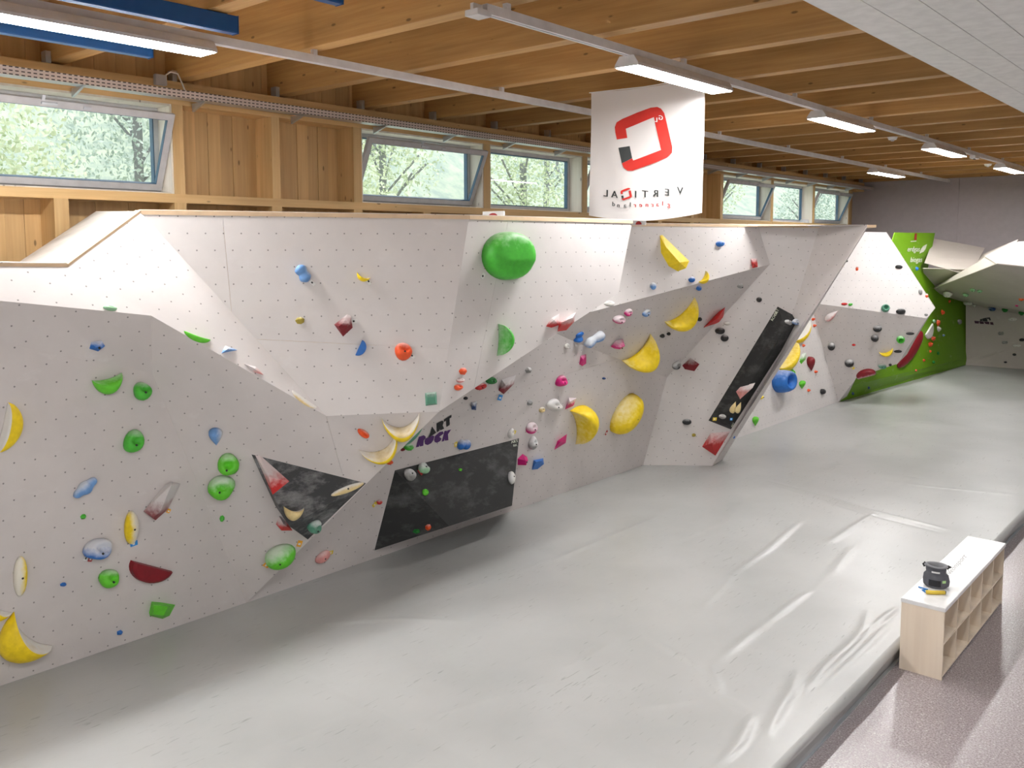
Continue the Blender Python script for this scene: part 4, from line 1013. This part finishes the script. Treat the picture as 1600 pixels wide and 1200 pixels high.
# far block
H('cres', 'Wf', 1240, 532, 1262, 498, 17, .5, 'yellow', 3, 'chalky yellow macro behind the leaning panel, upper one', flip=(1262, 520), c=.1)
H('cres', 'Wf', 1217, 576, 1243, 534, 16, .5, 'yellow', 1, 'yellow macro behind the leaning panel, lower one', flip=(1244, 560), c=.1)
H('donut', 'Wf', 1206, 600, 1228, 592, 34, .5, 'blue', 1, 'large blue hold with a deep round pocket')
HH('Wf', [(1249, 565), (1253, 553), (1260, 551), (1259, 561), (1252, 569)], [(1255, 560, .08)], 'lime', 3, 'green hold with chalk-white top on the far prow')
R('jug', 'Wf', 1234, 581, 11, 12, .5, 'lime', 1, 'round green knob right of the blue pocket hold')
H('drop', 'Wf', 1253, 608, 1251, 595, 8, .5, 'lime', 0, 'green leaf hold under the round green knob')
H('drop', 'Wf', 1268, 580, 1262, 558, 9, .5, 'dkred', 2, 'slim dark red teardrop hold on the far prow')
R('pebble', 'Wf', 1284, 612, 6, 9, .5, 'black', 0, 'small black pebble at the foot of the far prow')
H('drop', 'Wf', 1180, 666, 1178, 651, 8, .5, 'lime', 0, 'small green leaf hold low beside the leaning panel')
R('chip', 'Wf', 1189, 621, 6, 8, .5, 'yellow', 1, 'small yellow hold just right of the leaning panel edge')
for i, (x, y, w) in enumerate(((1270, 499, 'topmost'), (1272, 509, 'second from the top'), (1255, 540, 'left of the chalky green hold'), (1245, 551, 'beside the lower yellow macro'), (1274, 581, 'right of the red teardrop'), (1263, 610, 'lowest, near the mat'))):
    R('chip', 'Wf', x, y, 4, 5, .6, 'orange', 0, 'tiny red foothold on the far prow, %s' % w)
R('jug', 'V1', 1404, 417, 11, 6, .5, 'black', 1, 'dark oblong hold near the right edge of the far white face')
R('chip', 'V1', 1339, 420, 5, 7, .5, 'orange', 2, 'small orange hold high on the far white face')
R('chip', 'V1', 1323, 408, 5, 4, .5, 'black', 0, 'tiny black hold at the left rim of the far white face')
R('pebble', 'V1', 1438, 456, 6, 9, .5, 'grey', 2, 'grey upright oval hold near the right tip of the far face')
R('pebble', 'V1', 1448, 462, 5, 6, .5, 'orange', 3, 'small peach hold on the right rim of the far face')
R('jug', 'V1', 1319, 475, 10, 4, .5, 'red', 1, 'flat red hold on the lower edge of the far face')
R('jug', 'V1', 1329, 476, 7, 5, .5, 'green', 2, 'small pale green hold right of the flat red one')
R('donut', 'V1', 1383, 482, 13, 12, .6, 'teal', 1, 'green ring-shaped hold on the lower edge of the far face')
R('pebble', 'V1', 1407, 487, 15, 9, .6, 'black', 2, 'black pebble with grey top beside the green ring')
R('chip', 'V1', 1447, 492, 6, 4, .5, 'grey', 1, 'small grey hold at the lower right tip of the far face')
H('half', 'V1', 1290, 451, 1297, 441, 5, .4, 'pale', 2, 'pale yellow hold on the left rim of the far face', flip=(1296, 449))
R('chip', 'V1', 1287, 462, 5, 5, .5, 'grey', 0, 'small grey hold under the pale yellow rim hold')
H('drop', 'V2', 1289, 500, 1310, 485, 12, .45, 'pink', 4, 'chalk-white and pink leaf hold on the shaded far facet')
R('pebble', 'V2', 1371, 513, 14, 10, .5, 'black', 2, 'glossy black pebble, upper of two close together on the shaded far facet')
R('pebble', 'V2', 1367, 528, 12, 11, .5, 'black', 2, 'black cone-like pebble, lower of two close together on the shaded far facet')
R('pebble', 'V2', 1299, 541, 12, 12, .5, 'black', 2, 'round black pebble at the left of the shaded far facet')
R('pebble', 'V2', 1327, 567, 15, 12, .5, 'black', 2, 'round black pebble with yellow tag low on the shaded far facet')
R('donut', 'V2', 1407, 530, 13, 11, .5, 'green', 1, 'round green disc hold near the right edge of the shaded far facet')
R('pebble', 'V2', 1422, 521, 13, 4, .5, 'black', 0, 'flat dark hold, upper of two near the right rim of the shaded facet')
R('pebble', 'V2', 1403, 549, 13, 4, .5, 'black', 0, 'flat dark hold, lower of two near the right rim of the shaded facet')
H('cres', 'V2', 1373, 550, 1395, 543, 6, .6, 'yellow', 2, 'thin yellow banana hold on the shaded far facet', flip=(1384, 557))
R('chip', 'V2', 1334, 539, 6, 4, .5, 'red', 0, 'tiny red foothold in the middle of the shaded far facet')
R('jug', 'V2', 1378, 572, 13, 8, .5, 'teal', 2, 'grey green hold on the bottom rim of the shaded facet')
R('pebble', 'V2', 1391, 570, 5, 4, .5, 'black', 0, 'tiny black hold on the bottom rim of the shaded facet')
H('half', 'V2', 1338, 590, 1369, 582, 10, .5, 'dkred', 1, 'dark red dome hold on the bottom rim of the shaded facet', flip=(1350, 577))
# green wall
H('pebble', 'GR', 1402, 572, 1440, 520, 20, .22, 'dkred', 0, 'very large dark red oval macro on the green wall')
H('half', 'GR', 1445, 523, 1456, 505, 10, .15, 'white', 1, 'large whitish half-disc hold on the green wall', flip=(1459, 519))
R('chip', 'GR', 1432, 420, 6, 7, .5, 'blue', 0, 'small blue hold under the white lettering on the green wall')
for kind, x, y, w, h, col, ch, lab in (
    ('chip', 1472, 488, 8, 10, 'orange', 0, 'dull orange hold high on the green wall, right of the white block tip'), ('chip', 1465, 505, 6, 12, 'orange', 1, 'upright orange hold above the small white hold on green'),
    ('chip', 1466, 514, 8, 10, 'white', 1, 'small white shield hold on the green wall'),
    ('jug', 1459, 502, 6, 6, 'mint', 1, 'tiny pale green knob above the whitish half disc'), ('pebble', 1498, 503, 8, 8, 'grey', 2, 'grey white oval hold near the far corner on green'),
    ('chip', 1457, 529, 8, 9, 'orange', 1, 'orange block hold, upper of a stacked pair on green'), ('chip', 1453, 538, 9, 9, 'orange', 0, 'orange block hold, lower of a stacked pair on green'),
    ('chip', 1453, 549, 4, 5, 'orange', 0, 'tiny orange foothold under the stacked orange pair'), ('chip', 1474, 524, 6, 4, 'ltblue', 2, 'tiny blue white foothold on the green wall'),
    ('pebble', 1465, 552, 4, 5, 'dkgreen', 0, 'tiny dark green foothold right of the tiny orange ones'), ('pebble', 1458, 566, 5, 5, 'dkgreen', 0, 'tiny dark green foothold near the kick strip'),
    ('chip', 1443, 563, 5, 5, 'orange', 0, 'tiny orange foothold, upper of two near the kick strip'), ('chip', 1431, 579, 5, 4, 'orange', 0, 'tiny orange foothold, lower of two near the kick strip'),
    ('chip', 1483, 471, 5, 6, 'orange', 0, 'small dull orange hold just under the far overhang'), ('pebble', 1357, 606, 4, 4, 'dkblue', 0, 'tiny dark blue foothold at the base of the green wall'),
    ('pebble', 1332, 615, 4, 5, 'dkblue', 0, 'leftmost tiny dark blue foothold at the foot of the green wall')):
    R(kind, 'GR', x, y, w, h, .45, col, ch, lab)
# far end wall
for kind, f, x, y, w, h, col, ch, lab in (
    ('jug', 'N5', 1481, 458, 14, 8, 'white', 1, 'white hold at the left of the far overhang'), ('jug', 'N5', 1520, 452, 8, 5, 'mint', 0, 'pale green hold, left of two on the far overhang'),
    ('jug', 'N5', 1531, 454, 8, 5, 'mint', 0, 'pale green hold, right of two on the far overhang'), ('jug', 'N5', 1509, 460, 7, 5, 'mint', 0, 'pale green hold a little below the other two on the overhang'),
    ('lobe2', 'N5b', 1513, 472, 18, 6, 'white', 1, 'white knobbly hold under the lip of the far overhang'), ('jug', 'N5b', 1522, 476, 7, 4, 'white', 1, 'small white hold right of the white knobbly one'),
    ('jug', 'N5b', 1550, 481, 13, 6, 'dkblue', 1, 'dark blue hold under the overhang lip above the black lettering'), ('jug', 'N5b', 1570, 483, 12, 5, 'dkgreen', 0, 'dark green hold under the overhang lip'),
    ('jug', 'N5b', 1597, 488, 10, 5, 'dkgreen', 0, 'dark green hold at the picture edge under the overhang lip'), ('chip', 'N5', 1597, 466, 12, 5, 'orange', 1, 'salmon orange hold at the right picture edge'),
    ('chip', 'N5', 1589, 477, 5, 4, 'magenta', 0, 'tiny pink hold near the right picture edge'), ('pebble', 'N6', 1582, 499, 15, 6, 'white', 0, 'whitish oblong hold right of the black lettering'),
    ('lobe2', 'N6', 1564, 521, 9, 5, 'grey', 0, 'small grey hold below the black lettering'), ('lobe2', 'N6', 1570, 535, 9, 4, 'grey', 1, 'small grey hold, left of two low on the dark wall'),
    ('lobe2', 'N6', 1589, 540, 13, 4, 'white', 0, 'whitish hold, right of two low on the dark wall'), ('pebble', 'N6', 1597, 531, 9, 5, 'black', 0, 'dark hold at the right edge of the dark wall'),
    ('pebble', 'N7', 1585, 554, 6, 4, 'black', 0, 'small dark foothold on the lowest strip of the dark wall'), ('pebble', 'N7', 1571, 566, 5, 3, 'black', 0, 'tiny dark foothold just above the mat on the end wall')):
    R(kind, f, x, y, w, h, .45, col, ch, lab)

# ------------------------------------------------------------ route tags and coloured tape
TM = {c: plain('tape_'+c, v, .5) for c, v in dict(white=(.8, .8, .78), yellow=(.85, .65, .05), orange=(.85, .40, .03), blue=(.03, .28, .70), red=(.40, .02, .02)).items()}
def rtag(face, x, y, ang, L, w, col, label):
    c, n = FACE[face]; a = math.radians(ang); dx, dy = math.cos(a)*L/2, math.sin(a)*L/2
    m, R_, Lm, wm, n = frame(face, x-dx, y-dy, x+dx, y+dy, w)
    o = empty('route_tag', m+n*.004, label, 'tag', 'route tags beside the holds'); o.matrix_world = Matrix.Translation(m+n*.004)@R_
    vs, fs = bxd([(-Lm/2, -wm/2, 0, Lm/2, wm/2, .003)]); link('card', mesh('card', vs, fs, TM[col]), o)
    vs, fs = bxd([(-Lm*.2, -wm*.25, .003, Lm*.1, wm*.25, .0045)]); link('mark', mesh('mark', vs, fs, M_RUB if col == 'white' else TM['white']), o)
for t in (('F2', 488, 442, 45, 10, 5, 'white', 'white tag at the foot of the blue two-holed hold'), ('F2', 576, 440, 65, 10, 5, 'white', 'white tag below the small yellow hooked hold'),
          ('F2', 553, 502, -5, 10, 6, 'white', 'white tag right of the dark red horned hold'), ('F2', 644, 556, 40, 9, 5, 'white', 'white tag right of the round orange red hold'),
          ('F3', 754, 431, -60, 9, 5, 'white', 'white tag at the lower left of the huge green dome'), ('L', 134, 872, 5, 6, 7, 'white', 'white tag under the big round blue hold'),
          ('L', 141, 873, -70, 9, 6, 'red', 'dark red tape tag under the big round blue hold'), ('L', 209, 849, -20, 12, 7, 'blue', 'blue tape tag under the upright yellow bar hold'),
          ('L', 263, 798, -60, 7, 5, 'orange', 'orange tag below the long red wedge hold'), ('G', 468, 849, -70, 10, 7, 'orange', 'orange tape tag right of the chalky green rounded hold'),
          ('G', 416, 883, 30, 9, 6, 'orange', 'orange tape tag under the chalky green rounded hold'), ('K', 517, 863, -15, 6, 5, 'yellow', 'yellow tape tag by the mottled red oval hold'),
          ('K', 585, 788, -50, 9, 4, 'yellow', 'yellow tape tag below the tiny mottled red hold'), ('K', 712, 694, -30, 5, 6, 'yellow', 'yellow tape tag left of the blue two-eared hold'),
          ('K', 781, 621, -70, 9, 6, 'blue', 'blue tag hanging under the dark red chalky wedge'), ('K', 803, 675, 0, 5, 5, 'yellow', 'round yellow tape above the wide black volume corner'),
          ('VK', 657, 737, 50, 10, 6, 'red', 'red tag between the two pale holds on the wide black volume'), ('VU', 1117, 655, 0, 6, 5, 'yellow', 'yellow tape at the foot of the narrow black volume'),
          ('VU', 1143, 655, 0, 4, 4, 'blue', 'blue tape below the pale yellow drops'), ('V2', 1332, 574, 40, 7, 4, 'yellow', 'yellow tag under the round black pebble of the far facet'),
          ('K', 947, 676, -65, 8, 2, 'red', 'dark tape strip at the lower end of the big yellow oval')):
    rtag(*t)

# ------------------------------------------------------------ lettering
def flatpoly(name, polys, face, mat, parent, off=.004, P0=None, tess=0, warp=None):
    """thin flat print on a wall facet, outlines given in picture pixels"""
    c, n = FACE[face]; bm = bmesh.new()
    for poly in polys:
        pts = [onp(x, y, c, n, off) for x, y in poly]
        vv = [bm.verts.new(p-parent.location) for p in pts]
        try: bm.faces.new(vv)
        except ValueError: pass
    bm.normal_update(); bmesh.ops.triangulate(bm, faces=bm.faces[:])
    me = bpy.data.meshes.new(name); bm.to_mesh(me); bm.free(); me.materials.append(mat)
    return link(name, me, parent)
def glyphs(txt, bold=False, shear=0, align='CENTER', spacing=1):
    cu = bpy.data.curves.new('text', 'FONT'); cu.body = txt; cu.size = 1; cu.shear = shear; cu.align_x = align; cu.align_y = 'CENTER'; cu.space_character = spacing
    cu.resolution_u = 5
    o = bpy.data.objects.new('text', cu); COL.objects.link(o); bpy.context.view_layer.update()
    me = bpy.data.meshes.new_from_object(o.evaluated_get(bpy.context.evaluated_depsgraph_get()))
    bpy.data.objects.remove(o); vs = [v.co.copy() for v in me.vertices]; fs = [tuple(p.vertices) for p in me.polygons]; bpy.data.meshes.remove(me)
    return vs, fs
def textpx(name, txt, face, x, y, size, mat, parent, sx=1, rot=0, off=.004, **k):
    vs, fs = glyphs(txt, **k); c, n = FACE[face]; a = math.radians(rot); out = []
    for v in vs:
        X, Y = v.x*size*sx, -v.y*size
        out.append(onp(x+X*math.cos(a)-Y*math.sin(a), y+X*math.sin(a)+Y*math.cos(a), c, n, off)-parent.location)
    if k.get('bold'):   # thicken the strokes sideways with a second copy in the same mesh
        q = len(vs); e_ = size*.045
        for v in vs:
            X, Y = v.x*size*sx+e_, -v.y*size
            out.append(onp(x+X*math.cos(a)-Y*math.sin(a), y+X*math.sin(a)+Y*math.cos(a), c, n, off+.001)-parent.location)
        fs = fs+[tuple(i+q for i in f) for f in fs]
    return link(name, mesh(name, out, fs, mat), parent)
I_BLACK = plain('black_print', (.012, .013, .015), .6); I_PURPLE = plain('purple_print', (.07, .012, .13), .6); I_WHITE = plain('white_print', (.62, .66, .55), .6)
s = lambda pts: [(640+x/20, 640+y/20) for x, y in pts]
A_ = [(705, 530), (835, 720), (720, 800), (600, 870), (575, 880), (640, 740)]
R_ = [(840, 430), (1010, 345), (1065, 365), (1060, 420), (1035, 490), (1080, 595), (960, 650), (950, 600), (930, 662), (850, 712)]
T_ = [(1070, 310), (1310, 160), (1310, 240), (1250, 280), (1255, 480), (1150, 545), (1140, 350), (1075, 385)]
flatpoly('lettering', [s(A_), s(R_), s(T_)], 'K', I_BLACK, cw, .006)
RR = [(290, 850), (440, 800), (500, 840), (500, 900), (440, 960), (430, 1130), (320, 1155), (310, 1100), (295, 1160), (200, 1180)]
OO = [(500, 900), (560, 880), (720, 810), (775, 830), (745, 950), (680, 1050), (560, 1110), (480, 1080), (465, 990)]
CC = [(940, 700), (1040, 680), (1065, 740), (1050, 760), (930, 850), (1000, 910), (960, 980), (860, 1040), (790, 1020), (765, 960), (790, 830)]
KK = [(1090, 670), (1160, 655), (1165, 700), (1180, 650), (1300, 620), (1200, 770), (1215, 955), (1105, 975), (1095, 920), (1080, 985), (1000, 1000), (1055, 800)]
flatpoly('lettering', [s(RR), s(OO), s(CC), s(KK)], 'K', I_PURPLE, cw, .004)
# small white makers' marks on the volumes
textpx('lettering', 'ART', 'VK', 804, 690, 6, I_WHITE, cw, rot=-12, bold=True, off=.012); textpx('lettering', 'RK', 'VK', 805, 696, 5, I_WHITE, cw, rot=-12, bold=True, off=.012)
textpx('lettering', 'ART', 'VU', 1213, 488, 6, I_WHITE, cw, rot=-60, bold=True, off=.012); textpx('lettering', 'ROCK', 'VU', 1210, 494, 6, I_WHITE, cw, rot=-60, bold=True, off=.014)
textpx('lettering', 'ART', 'VU', 1145, 664, 4, I_WHITE, cw, rot=-60, bold=True, off=.02)
# far wall: dark lettering
s = lambda pts: [(1500+x/16, 480+y/16) for x, y in pts]
flatpoly('lettering', [s([(500, 300), (560, 290), (550, 350), (500, 350)]), s([(560, 285), (650, 262), (680, 300), (690, 360), (560, 350)]), s([(650, 262), (750, 255), (775, 325), (740, 335), (715, 290), (690, 300)])], 'N6', I_BLACK, bw, .006)
flatpoly('lettering', [s([(355, 340), (480, 350), (470, 410), (375, 405)]), s([(480, 350), (590, 360), (600, 420), (500, 415)]), s([(595, 360), (730, 365), (735, 430), (640, 420)]), s([(750, 372), (825, 375), (845, 445), (760, 435)])], 'N6', plain('maroon_print', (.05, .008, .03), .6), bw, .004)
# green wall lettering
textpx('lettering', 'erdgas', 'GR', 1427, 389.5, 11.5, I_WHITE, gw, sx=.58, shear=.3, bold=True, spacing=1.1, off=.01)
textpx('lettering', 'biogas', 'GR', 1431, 406, 11.5, I_WHITE, gw, sx=.58, shear=.3, bold=True, spacing=1.1, off=.01)
s = lambda pts: [(1400+x/20, 355+y/20) for x, y in pts]
flatpoly('leaf_emblem', [s([(730, 830), (775, 690), (850, 590), (975, 525), (925, 680), (860, 770), (790, 800)])], 'GR', I_WHITE, gw, .01)
flatpoly('lettering', [s([(460, 430), (640, 425), (625, 445), (460, 460)])], 'GR', I_WHITE, gw, .01)
rs = flatpoly('red_emblem', [s([(565, 400), (590, 190), (660, 190), (645, 405)])], 'GR', plain('red_print', (.25, .02, .01), .6), gw, .01)

# ------------------------------------------------------------ hanging banner (seen from behind)
YBN = 11.68
bn = empty('banner', (-7.43, YBN, 4.95), 'white cloth banner with mirrored red and black print hanging from a beam', 'banner')
def bwarp(x, z):
    """cloth: soft vertical folds growing to the lower corners and a sagging hem"""
    u = (x+8.44)/2.02; v = (z-4.95)/1.98
    return -.03*math.sin(u*5+1.2)*(1-v)-.015*math.sin(u*19+v*5)*(.3+.7*abs(u-.5))-.05*(1-v)**2*math.sin(u*3.1416)
vs, fs = [], []; nu, nv = 60, 50
for i in range(nu+1):
    for j in range(nv+1):
        u, v = i/nu, j/nv; x = -8.42+2.0*u+.012*math.sin(v*3)
        z = (4.99-.10*math.sin(u*math.pi)*1.0-.01*u)*(1-v)+(6.92-.035*math.sin(u*math.pi))*v
        vs.append((x-bn.location.x, bwarp(x, z), z-bn.location.z))
for i in range(nu):
    for j in range(nv): fs.append((i*(nv+1)+j, (i+1)*(nv+1)+j, (i+1)*(nv+1)+j+1, i*(nv+1)+j+1))
def cloth_mat():
    m, nt, b = new_mat('banner_cloth'); b.inputs['Base Color'].default_value = (.80, .77, .76, 1); b.inputs['Roughness'].default_value = .8
    tl = N(nt, 'ShaderNodeBsdfTranslucent'); tl.inputs[0].default_value = (.75, .72, .70, 1); mx_ = N(nt, 'ShaderNodeMixShader'); mx_.inputs[0].default_value = .3
    nt.links.new(b.outputs[0], mx_.inputs[1]); nt.links.new(tl.outputs[0], mx_.inputs[2]); nt.links.new(mx_.outputs[0], nt.nodes['Material Output'].inputs[0])
    v = mapc(nt, 'Object', (1, 1, 1)); bump(nt, b, noise(nt, v, 5, 4), .3, .02); return m
me = mesh('cloth', vs, fs, cloth_mat(), True); link('cloth', me, bn)
vs, fs = tube([(-1.02, 0, 1.97), (0, .0, 1.945), (1.02, 0, 1.97)], .008, 6); link('hem_cord', mesh('hem_cord', vs, fs, M_WHITEPAINT), bn)
def bprint(name, polys, mat, off=.013):
    bm = bmesh.new()
    for poly in polys:
        pts = [Yp(x, y, YBN) for x, y in poly]
        vv = [bm.verts.new((p.x, 0, p.z)) for p in pts]
        try: bm.faces.new(vv)
        except ValueError: pass
    bm.normal_update(); bmesh.ops.triangulate(bm, faces=bm.faces[:])
    for _ in range(3):
        bmesh.ops.subdivide_edges(bm, edges=[e for e in bm.edges if e.calc_length() > .06], cuts=1)
        bmesh.ops.triangulate(bm, faces=bm.faces[:])
    for v in bm.verts: v.co = V((v.co.x-bn.location.x, bwarp(v.co.x, v.co.z)-off, v.co.z-bn.location.z))
    me = bpy.data.meshes.new(name); bm.to_mesh(me); bm.free(); me.materials.append(mat); return link(name, me, bn)
B_RED = plain('banner_red', (.50, .022, .014), .75); B_BLK = plain('banner_black', (.035, .04, .04), .75)
LR1 = [(365, 705), (345, 620), (338, 550), (360, 490), (430, 445), (600, 372), (780, 307), (860, 297), (905, 318), (945, 375), (820, 425), (470, 570), (490, 685)]
LR2 = [(835, 510), (965, 455), (1045, 800), (1040, 870), (980, 930), (850, 990), (560, 1095), (500, 1095), (455, 1060), (432, 1005), (552, 940), (565, 968), (910, 835)]
LB = [(385, 810), (520, 787), (552, 938), (430, 1003)]
s8 = lambda pts: [(920+x/8, 130+y/8) for x, y in pts]
bprint('red_emblem', [s8(LR1), s8(LR2), s8([(820, 425), (945, 375), (965, 455), (835, 510)])], B_RED); bprint('black_emblem', [s8(LB)], B_BLK)
sm = lambda pts: [(920+(420+(x-338)*.198)/8, 270+(190+(y-297)*.194)/8) for x, y in pts]
bprint('red_emblem', [sm(LR1), sm(LR2)], B_RED); bprint('black_emblem', [sm(LB)], B_BLK)
def btext(ch, X, Y, h, mat, ox=920, oy=270, sh=0, w=1.0):
    vs, fs = glyphs(ch, shear=sh); q = len(vs); vs = vs+[v+V((.05, .012, 0)) for v in vs]; fs = fs+[tuple(i+q for i in f) for f in fs]; out = []
    for v in vs:
        p = Yp(ox+(X-v.x*h*w)/8, oy+(Y-v.y*h-v.x*h*.12)/8, YBN); out.append((p.x-bn.location.x, bwarp(p.x, p.z)-.022, p.z-bn.location.z))
    link('lettering', mesh('lettering', out, fs, mat), bn)
for ch, X, Y in (('V', 1150, 228), ('E', 995, 250), ('R', 855, 265), ('T', 722, 272), ('I', 610, 276), ('A', 350, 277), ('L', 242, 262)): btext(ch, X, Y, 122, B_BLK)
for i, (ch, X, Y) in enumerate((('g', 1018, 400), ('l', 940, 388), ('a', 875, 398), ('r', 813, 402), ('n', 745, 403), ('e', 672, 405), ('r', 605, 408), ('l', 550, 402), ('a', 485, 412), ('n', 400, 410), ('d', 340, 395))):
    btext(ch, X, Y, 78, B_RED if i < 7 else B_BLK)
btext('G', 908, 436, 78, plain('banner_white_print', (.80, .77, .76), .8), 920, 130); btext('L', 852, 462, 78, MATS['banner_white_print'], 920, 130)

# ------------------------------------------------------------ shelf bench and chalk bag
bx0, bx1, by0, by1 = -2.845, -2.42, 9.62, 12.25
bh = .735
be = empty('shelf_bench', ((bx0+bx1)/2, (by0+by1)/2, 0), 'plywood shoe shelf bench with white top beside the mat edge', 'bench')
box('end_panel', (bx0, by0, 0, bx1, by0+.022, bh), M_BIRCH, be); box('end_panel', (bx0, by1-.022, 0, bx1, by1, bh), M_BIRCH, be)
box('bottom_board', (bx0, by0+.022, .03, bx1, by1-.022, .052), M_BIRCH, be)
box('back_panel', (bx0, by0+.022, .052, bx0+.012, by1-.022, bh), M_BIRCH, be)
box('middle_shelf', (bx0+.012, by0+.022, .372, bx1-.002, by1-.022, .392), M_BIRCH, be)
bay = (by1-by0-.022)/5
for i in range(1, 5):
    y = by0+i*bay
    box('divider', (bx0+.012, y, .052, bx1-.003, y+.02, .372), M_BIRCH, be); box('divider', (bx0+.012, y, .392, bx1-.003, y+.02, bh), M_BIRCH, be)
box('seat_board', (bx0-.004, by0-.012, bh, bx1+.012, by1+.02, bh+.045), plain('white_laminate', (.86, .86, .86), .3), be, .004)
topn = V((0, 0, 1)); FACE['bench'] = (V((bx0, by0, bh+.045)), topn)
textpx('lettering', 'Neonsport', 'bench', 1494, 883, 11, plain('grey_print', (.38, .38, .38), .6), be, rot=-47, off=.001, sx=.85)
cb = empty('chalk_bag', Zp(1462, 915, bh+.045), 'dark grey chalk bucket bag standing on the white bench top', 'chalk bag')
M_BAG = plain('charcoal_fabric', (.11, .112, .13), .8, var=.2); M_BAG2 = plain('grey_fabric_rim', (.24, .245, .26), .8)
def loft(rings, mats, seg=28, cap=True):
    vs, fs = [], []
    for (rx, ry, z, ox) in rings:
        for i in range(seg):
            a = 2*math.pi*i/seg; w = 1+.03*math.sin(3*a+z*20)
            vs.append((rx*math.cos(a)*w+ox, ry*math.sin(a)*w, z))
    for j in range(len(rings)-1):
        for i in range(seg): fs.append((j*seg+i, j*seg+(i+1) % seg, (j+1)*seg+(i+1) % seg, (j+1)*seg+i))
    fs.append(tuple(range(seg))[::-1])
    return vs, fs
vs, fs = loft([(.11, .10, 0, 0), (.13, .12, .02, 0), (.135, .125, .07, 0), (.125, .115, .13, 0), (.10, .09, .155, 0), (.105, .095, .20, 0), (.115, .10, .225, 0)], 0); link('body', mesh('body', vs, fs, M_BAG, True), cb)
vs, fs = loft([(.115, .10, .225, 0), (.118, .103, .235, 0), (.105, .088, .240, 0), (.078, .06, .232, 0), (.074, .056, .19, 0)], 0); fs = fs[:-1]; link('rim', mesh('rim', vs, fs, M_BAG2, True), cb)
vs, fs = disc(.076, .188, .190, 20); link('chalk_fill', mesh('chalk_fill', vs, fs, plain('loose_chalk', (.42, .44, .48), .9, var=.4)), cb)
vs, fs = tube([(-.118, -.02, .20), (-.13, -.03, .225), (-.115, -.01, .24)], .012, 6); link('buckle', mesh('buckle', vs, fs, M_RUB), cb)
vs, fs = tube([(.10, .04, .20), (.13, .05, .225), (.11, .03, .235)], .013, 6); link('buckle', mesh('buckle', vs, fs, M_RUB), cb)
c_ = CAM-cb.location; ang = math.atan2(c_.y, c_.x)
def patch(name, a0, a1, z0, z1, r, mat):
    vs, fs = [], []
    for i in range(9):
        a = ang+a0+(a1-a0)*i/8
        for z in (z0, z1): vs.append((math.cos(a)*r, math.sin(a)*r*.93, z))
    for i in range(8): fs.append((2*i, 2*i+2, 2*i+3, 2*i+1))
    link(name, mesh(name, vs, fs, mat), cb)
patch('label_patch', -.42, .30, .172, .19, .117, plain('label_white', (.75, .75, .75), .6))
patch('green_badge', .45, .75, .075, .105, .142, plain('label_green', (.45, .70, .30), .6))
patch('pocket', -.55, .35, .03, .10, .139, plain('dark_pocket', (.025, .025, .03), .8))
yb = empty('rolled_tape', Zp(1459, 930, bh+.045), 'yellow rolled strap lying against the front of the chalk bag', 'strap')
c2 = yb.location
a = Zp(1447, 928, bh+.045)-c2; b = Zp(1476, 929, bh+.045)-c2
vs, fs = tube([a+V((0, 0, .022)), (a+b)/2+V((0, -.012, .022)), b+V((0, 0, .022))], .021, 10); link('roll', mesh('roll', vs, fs, plain('yellow_webbing', (.80, .58, .06), .6), True), yb)
vs, fs = tube([b+V((0, 0, .022)), b+V((.012, 0, .022))], .018, 10); link('roll_end', mesh('roll_end', vs, fs, M_RUB, True), yb)
bc = empty('cord', Zp(1444, 920, bh+.045), 'bright blue cord lying left of the chalk bag on the bench', 'cord')
pts = [Zp(x, y, bh+.045)-bc.location+V((0, 0, .008)) for x, y in ((1435, 918), (1442, 920), (1449, 922), (1441, 923), (1446, 926), (1453, 926))]
vs, fs = tube(pts, .007, 6); link('cord_loop', mesh('cord_loop', vs, fs, plain('blue_cord', (.02, .22, .60), .6), True), bc)
ub = empty('brush', Zp(1466, 900, bh+.045), 'small yellow brush with dark bristles standing behind the chalk bag', 'brush')
ub.location = Zp(1468, 900, bh+.045)
vs, fs = disc(.028, 0, .11, 12, .022); link('grip', mesh('grip', vs, fs, plain('yellow_grip', (.80, .58, .12), .5)), ub)
vs, fs = disc(.024, .11, .15, 12, .026); link('bristles', mesh('bristles', vs, fs, plain('dark_bristles', (.05, .02, .01), .8)), ub)

# ------------------------------------------------------------ cards on top of the wall
def card(x0, x1, ytop, ybot, y, label):
    a = Yp(x0, ybot, y); b = Yp(x1, ybot, y); c = Yp(x0+6, ytop, y)
    t = empty('notice_card', (a+b)/2, label, 'card'); h = c.z-a.z; w = (b-a).length/2
    vs, fs = bxd([(-w, -.01, 0, w, .01, h)]); link('card_board', mesh('card_board', vs, fs, M_WHITEPAINT), t)
    vs = [(math.cos(q*math.pi/12)*w*.45, -.013, h*.12+math.sin(q*math.pi/12)*h*.6) for q in range(13)]; link('emblem', mesh('emblem', vs, [tuple(range(13))], TM['red']), t)
card(755, 788, 330, 340, 8.25, 'white card with red round emblem lying behind the top edge of the upper wall')
card(988, 1009, 343, 352, 12.3, 'white card with red emblem just below the banner hem')
mg = empty('small_box', Xp(1257, 350, -12.3), 'small grey round object on the sill between the far windows', 'box')
mg.location = V((-12.5, Xp(1257, 346, -12.5).y, 5.28)); vs, fs = disc(.16, 0, .12, 14, .13); link('box_body', mesh('box_body', vs, fs, M_ALU), mg)
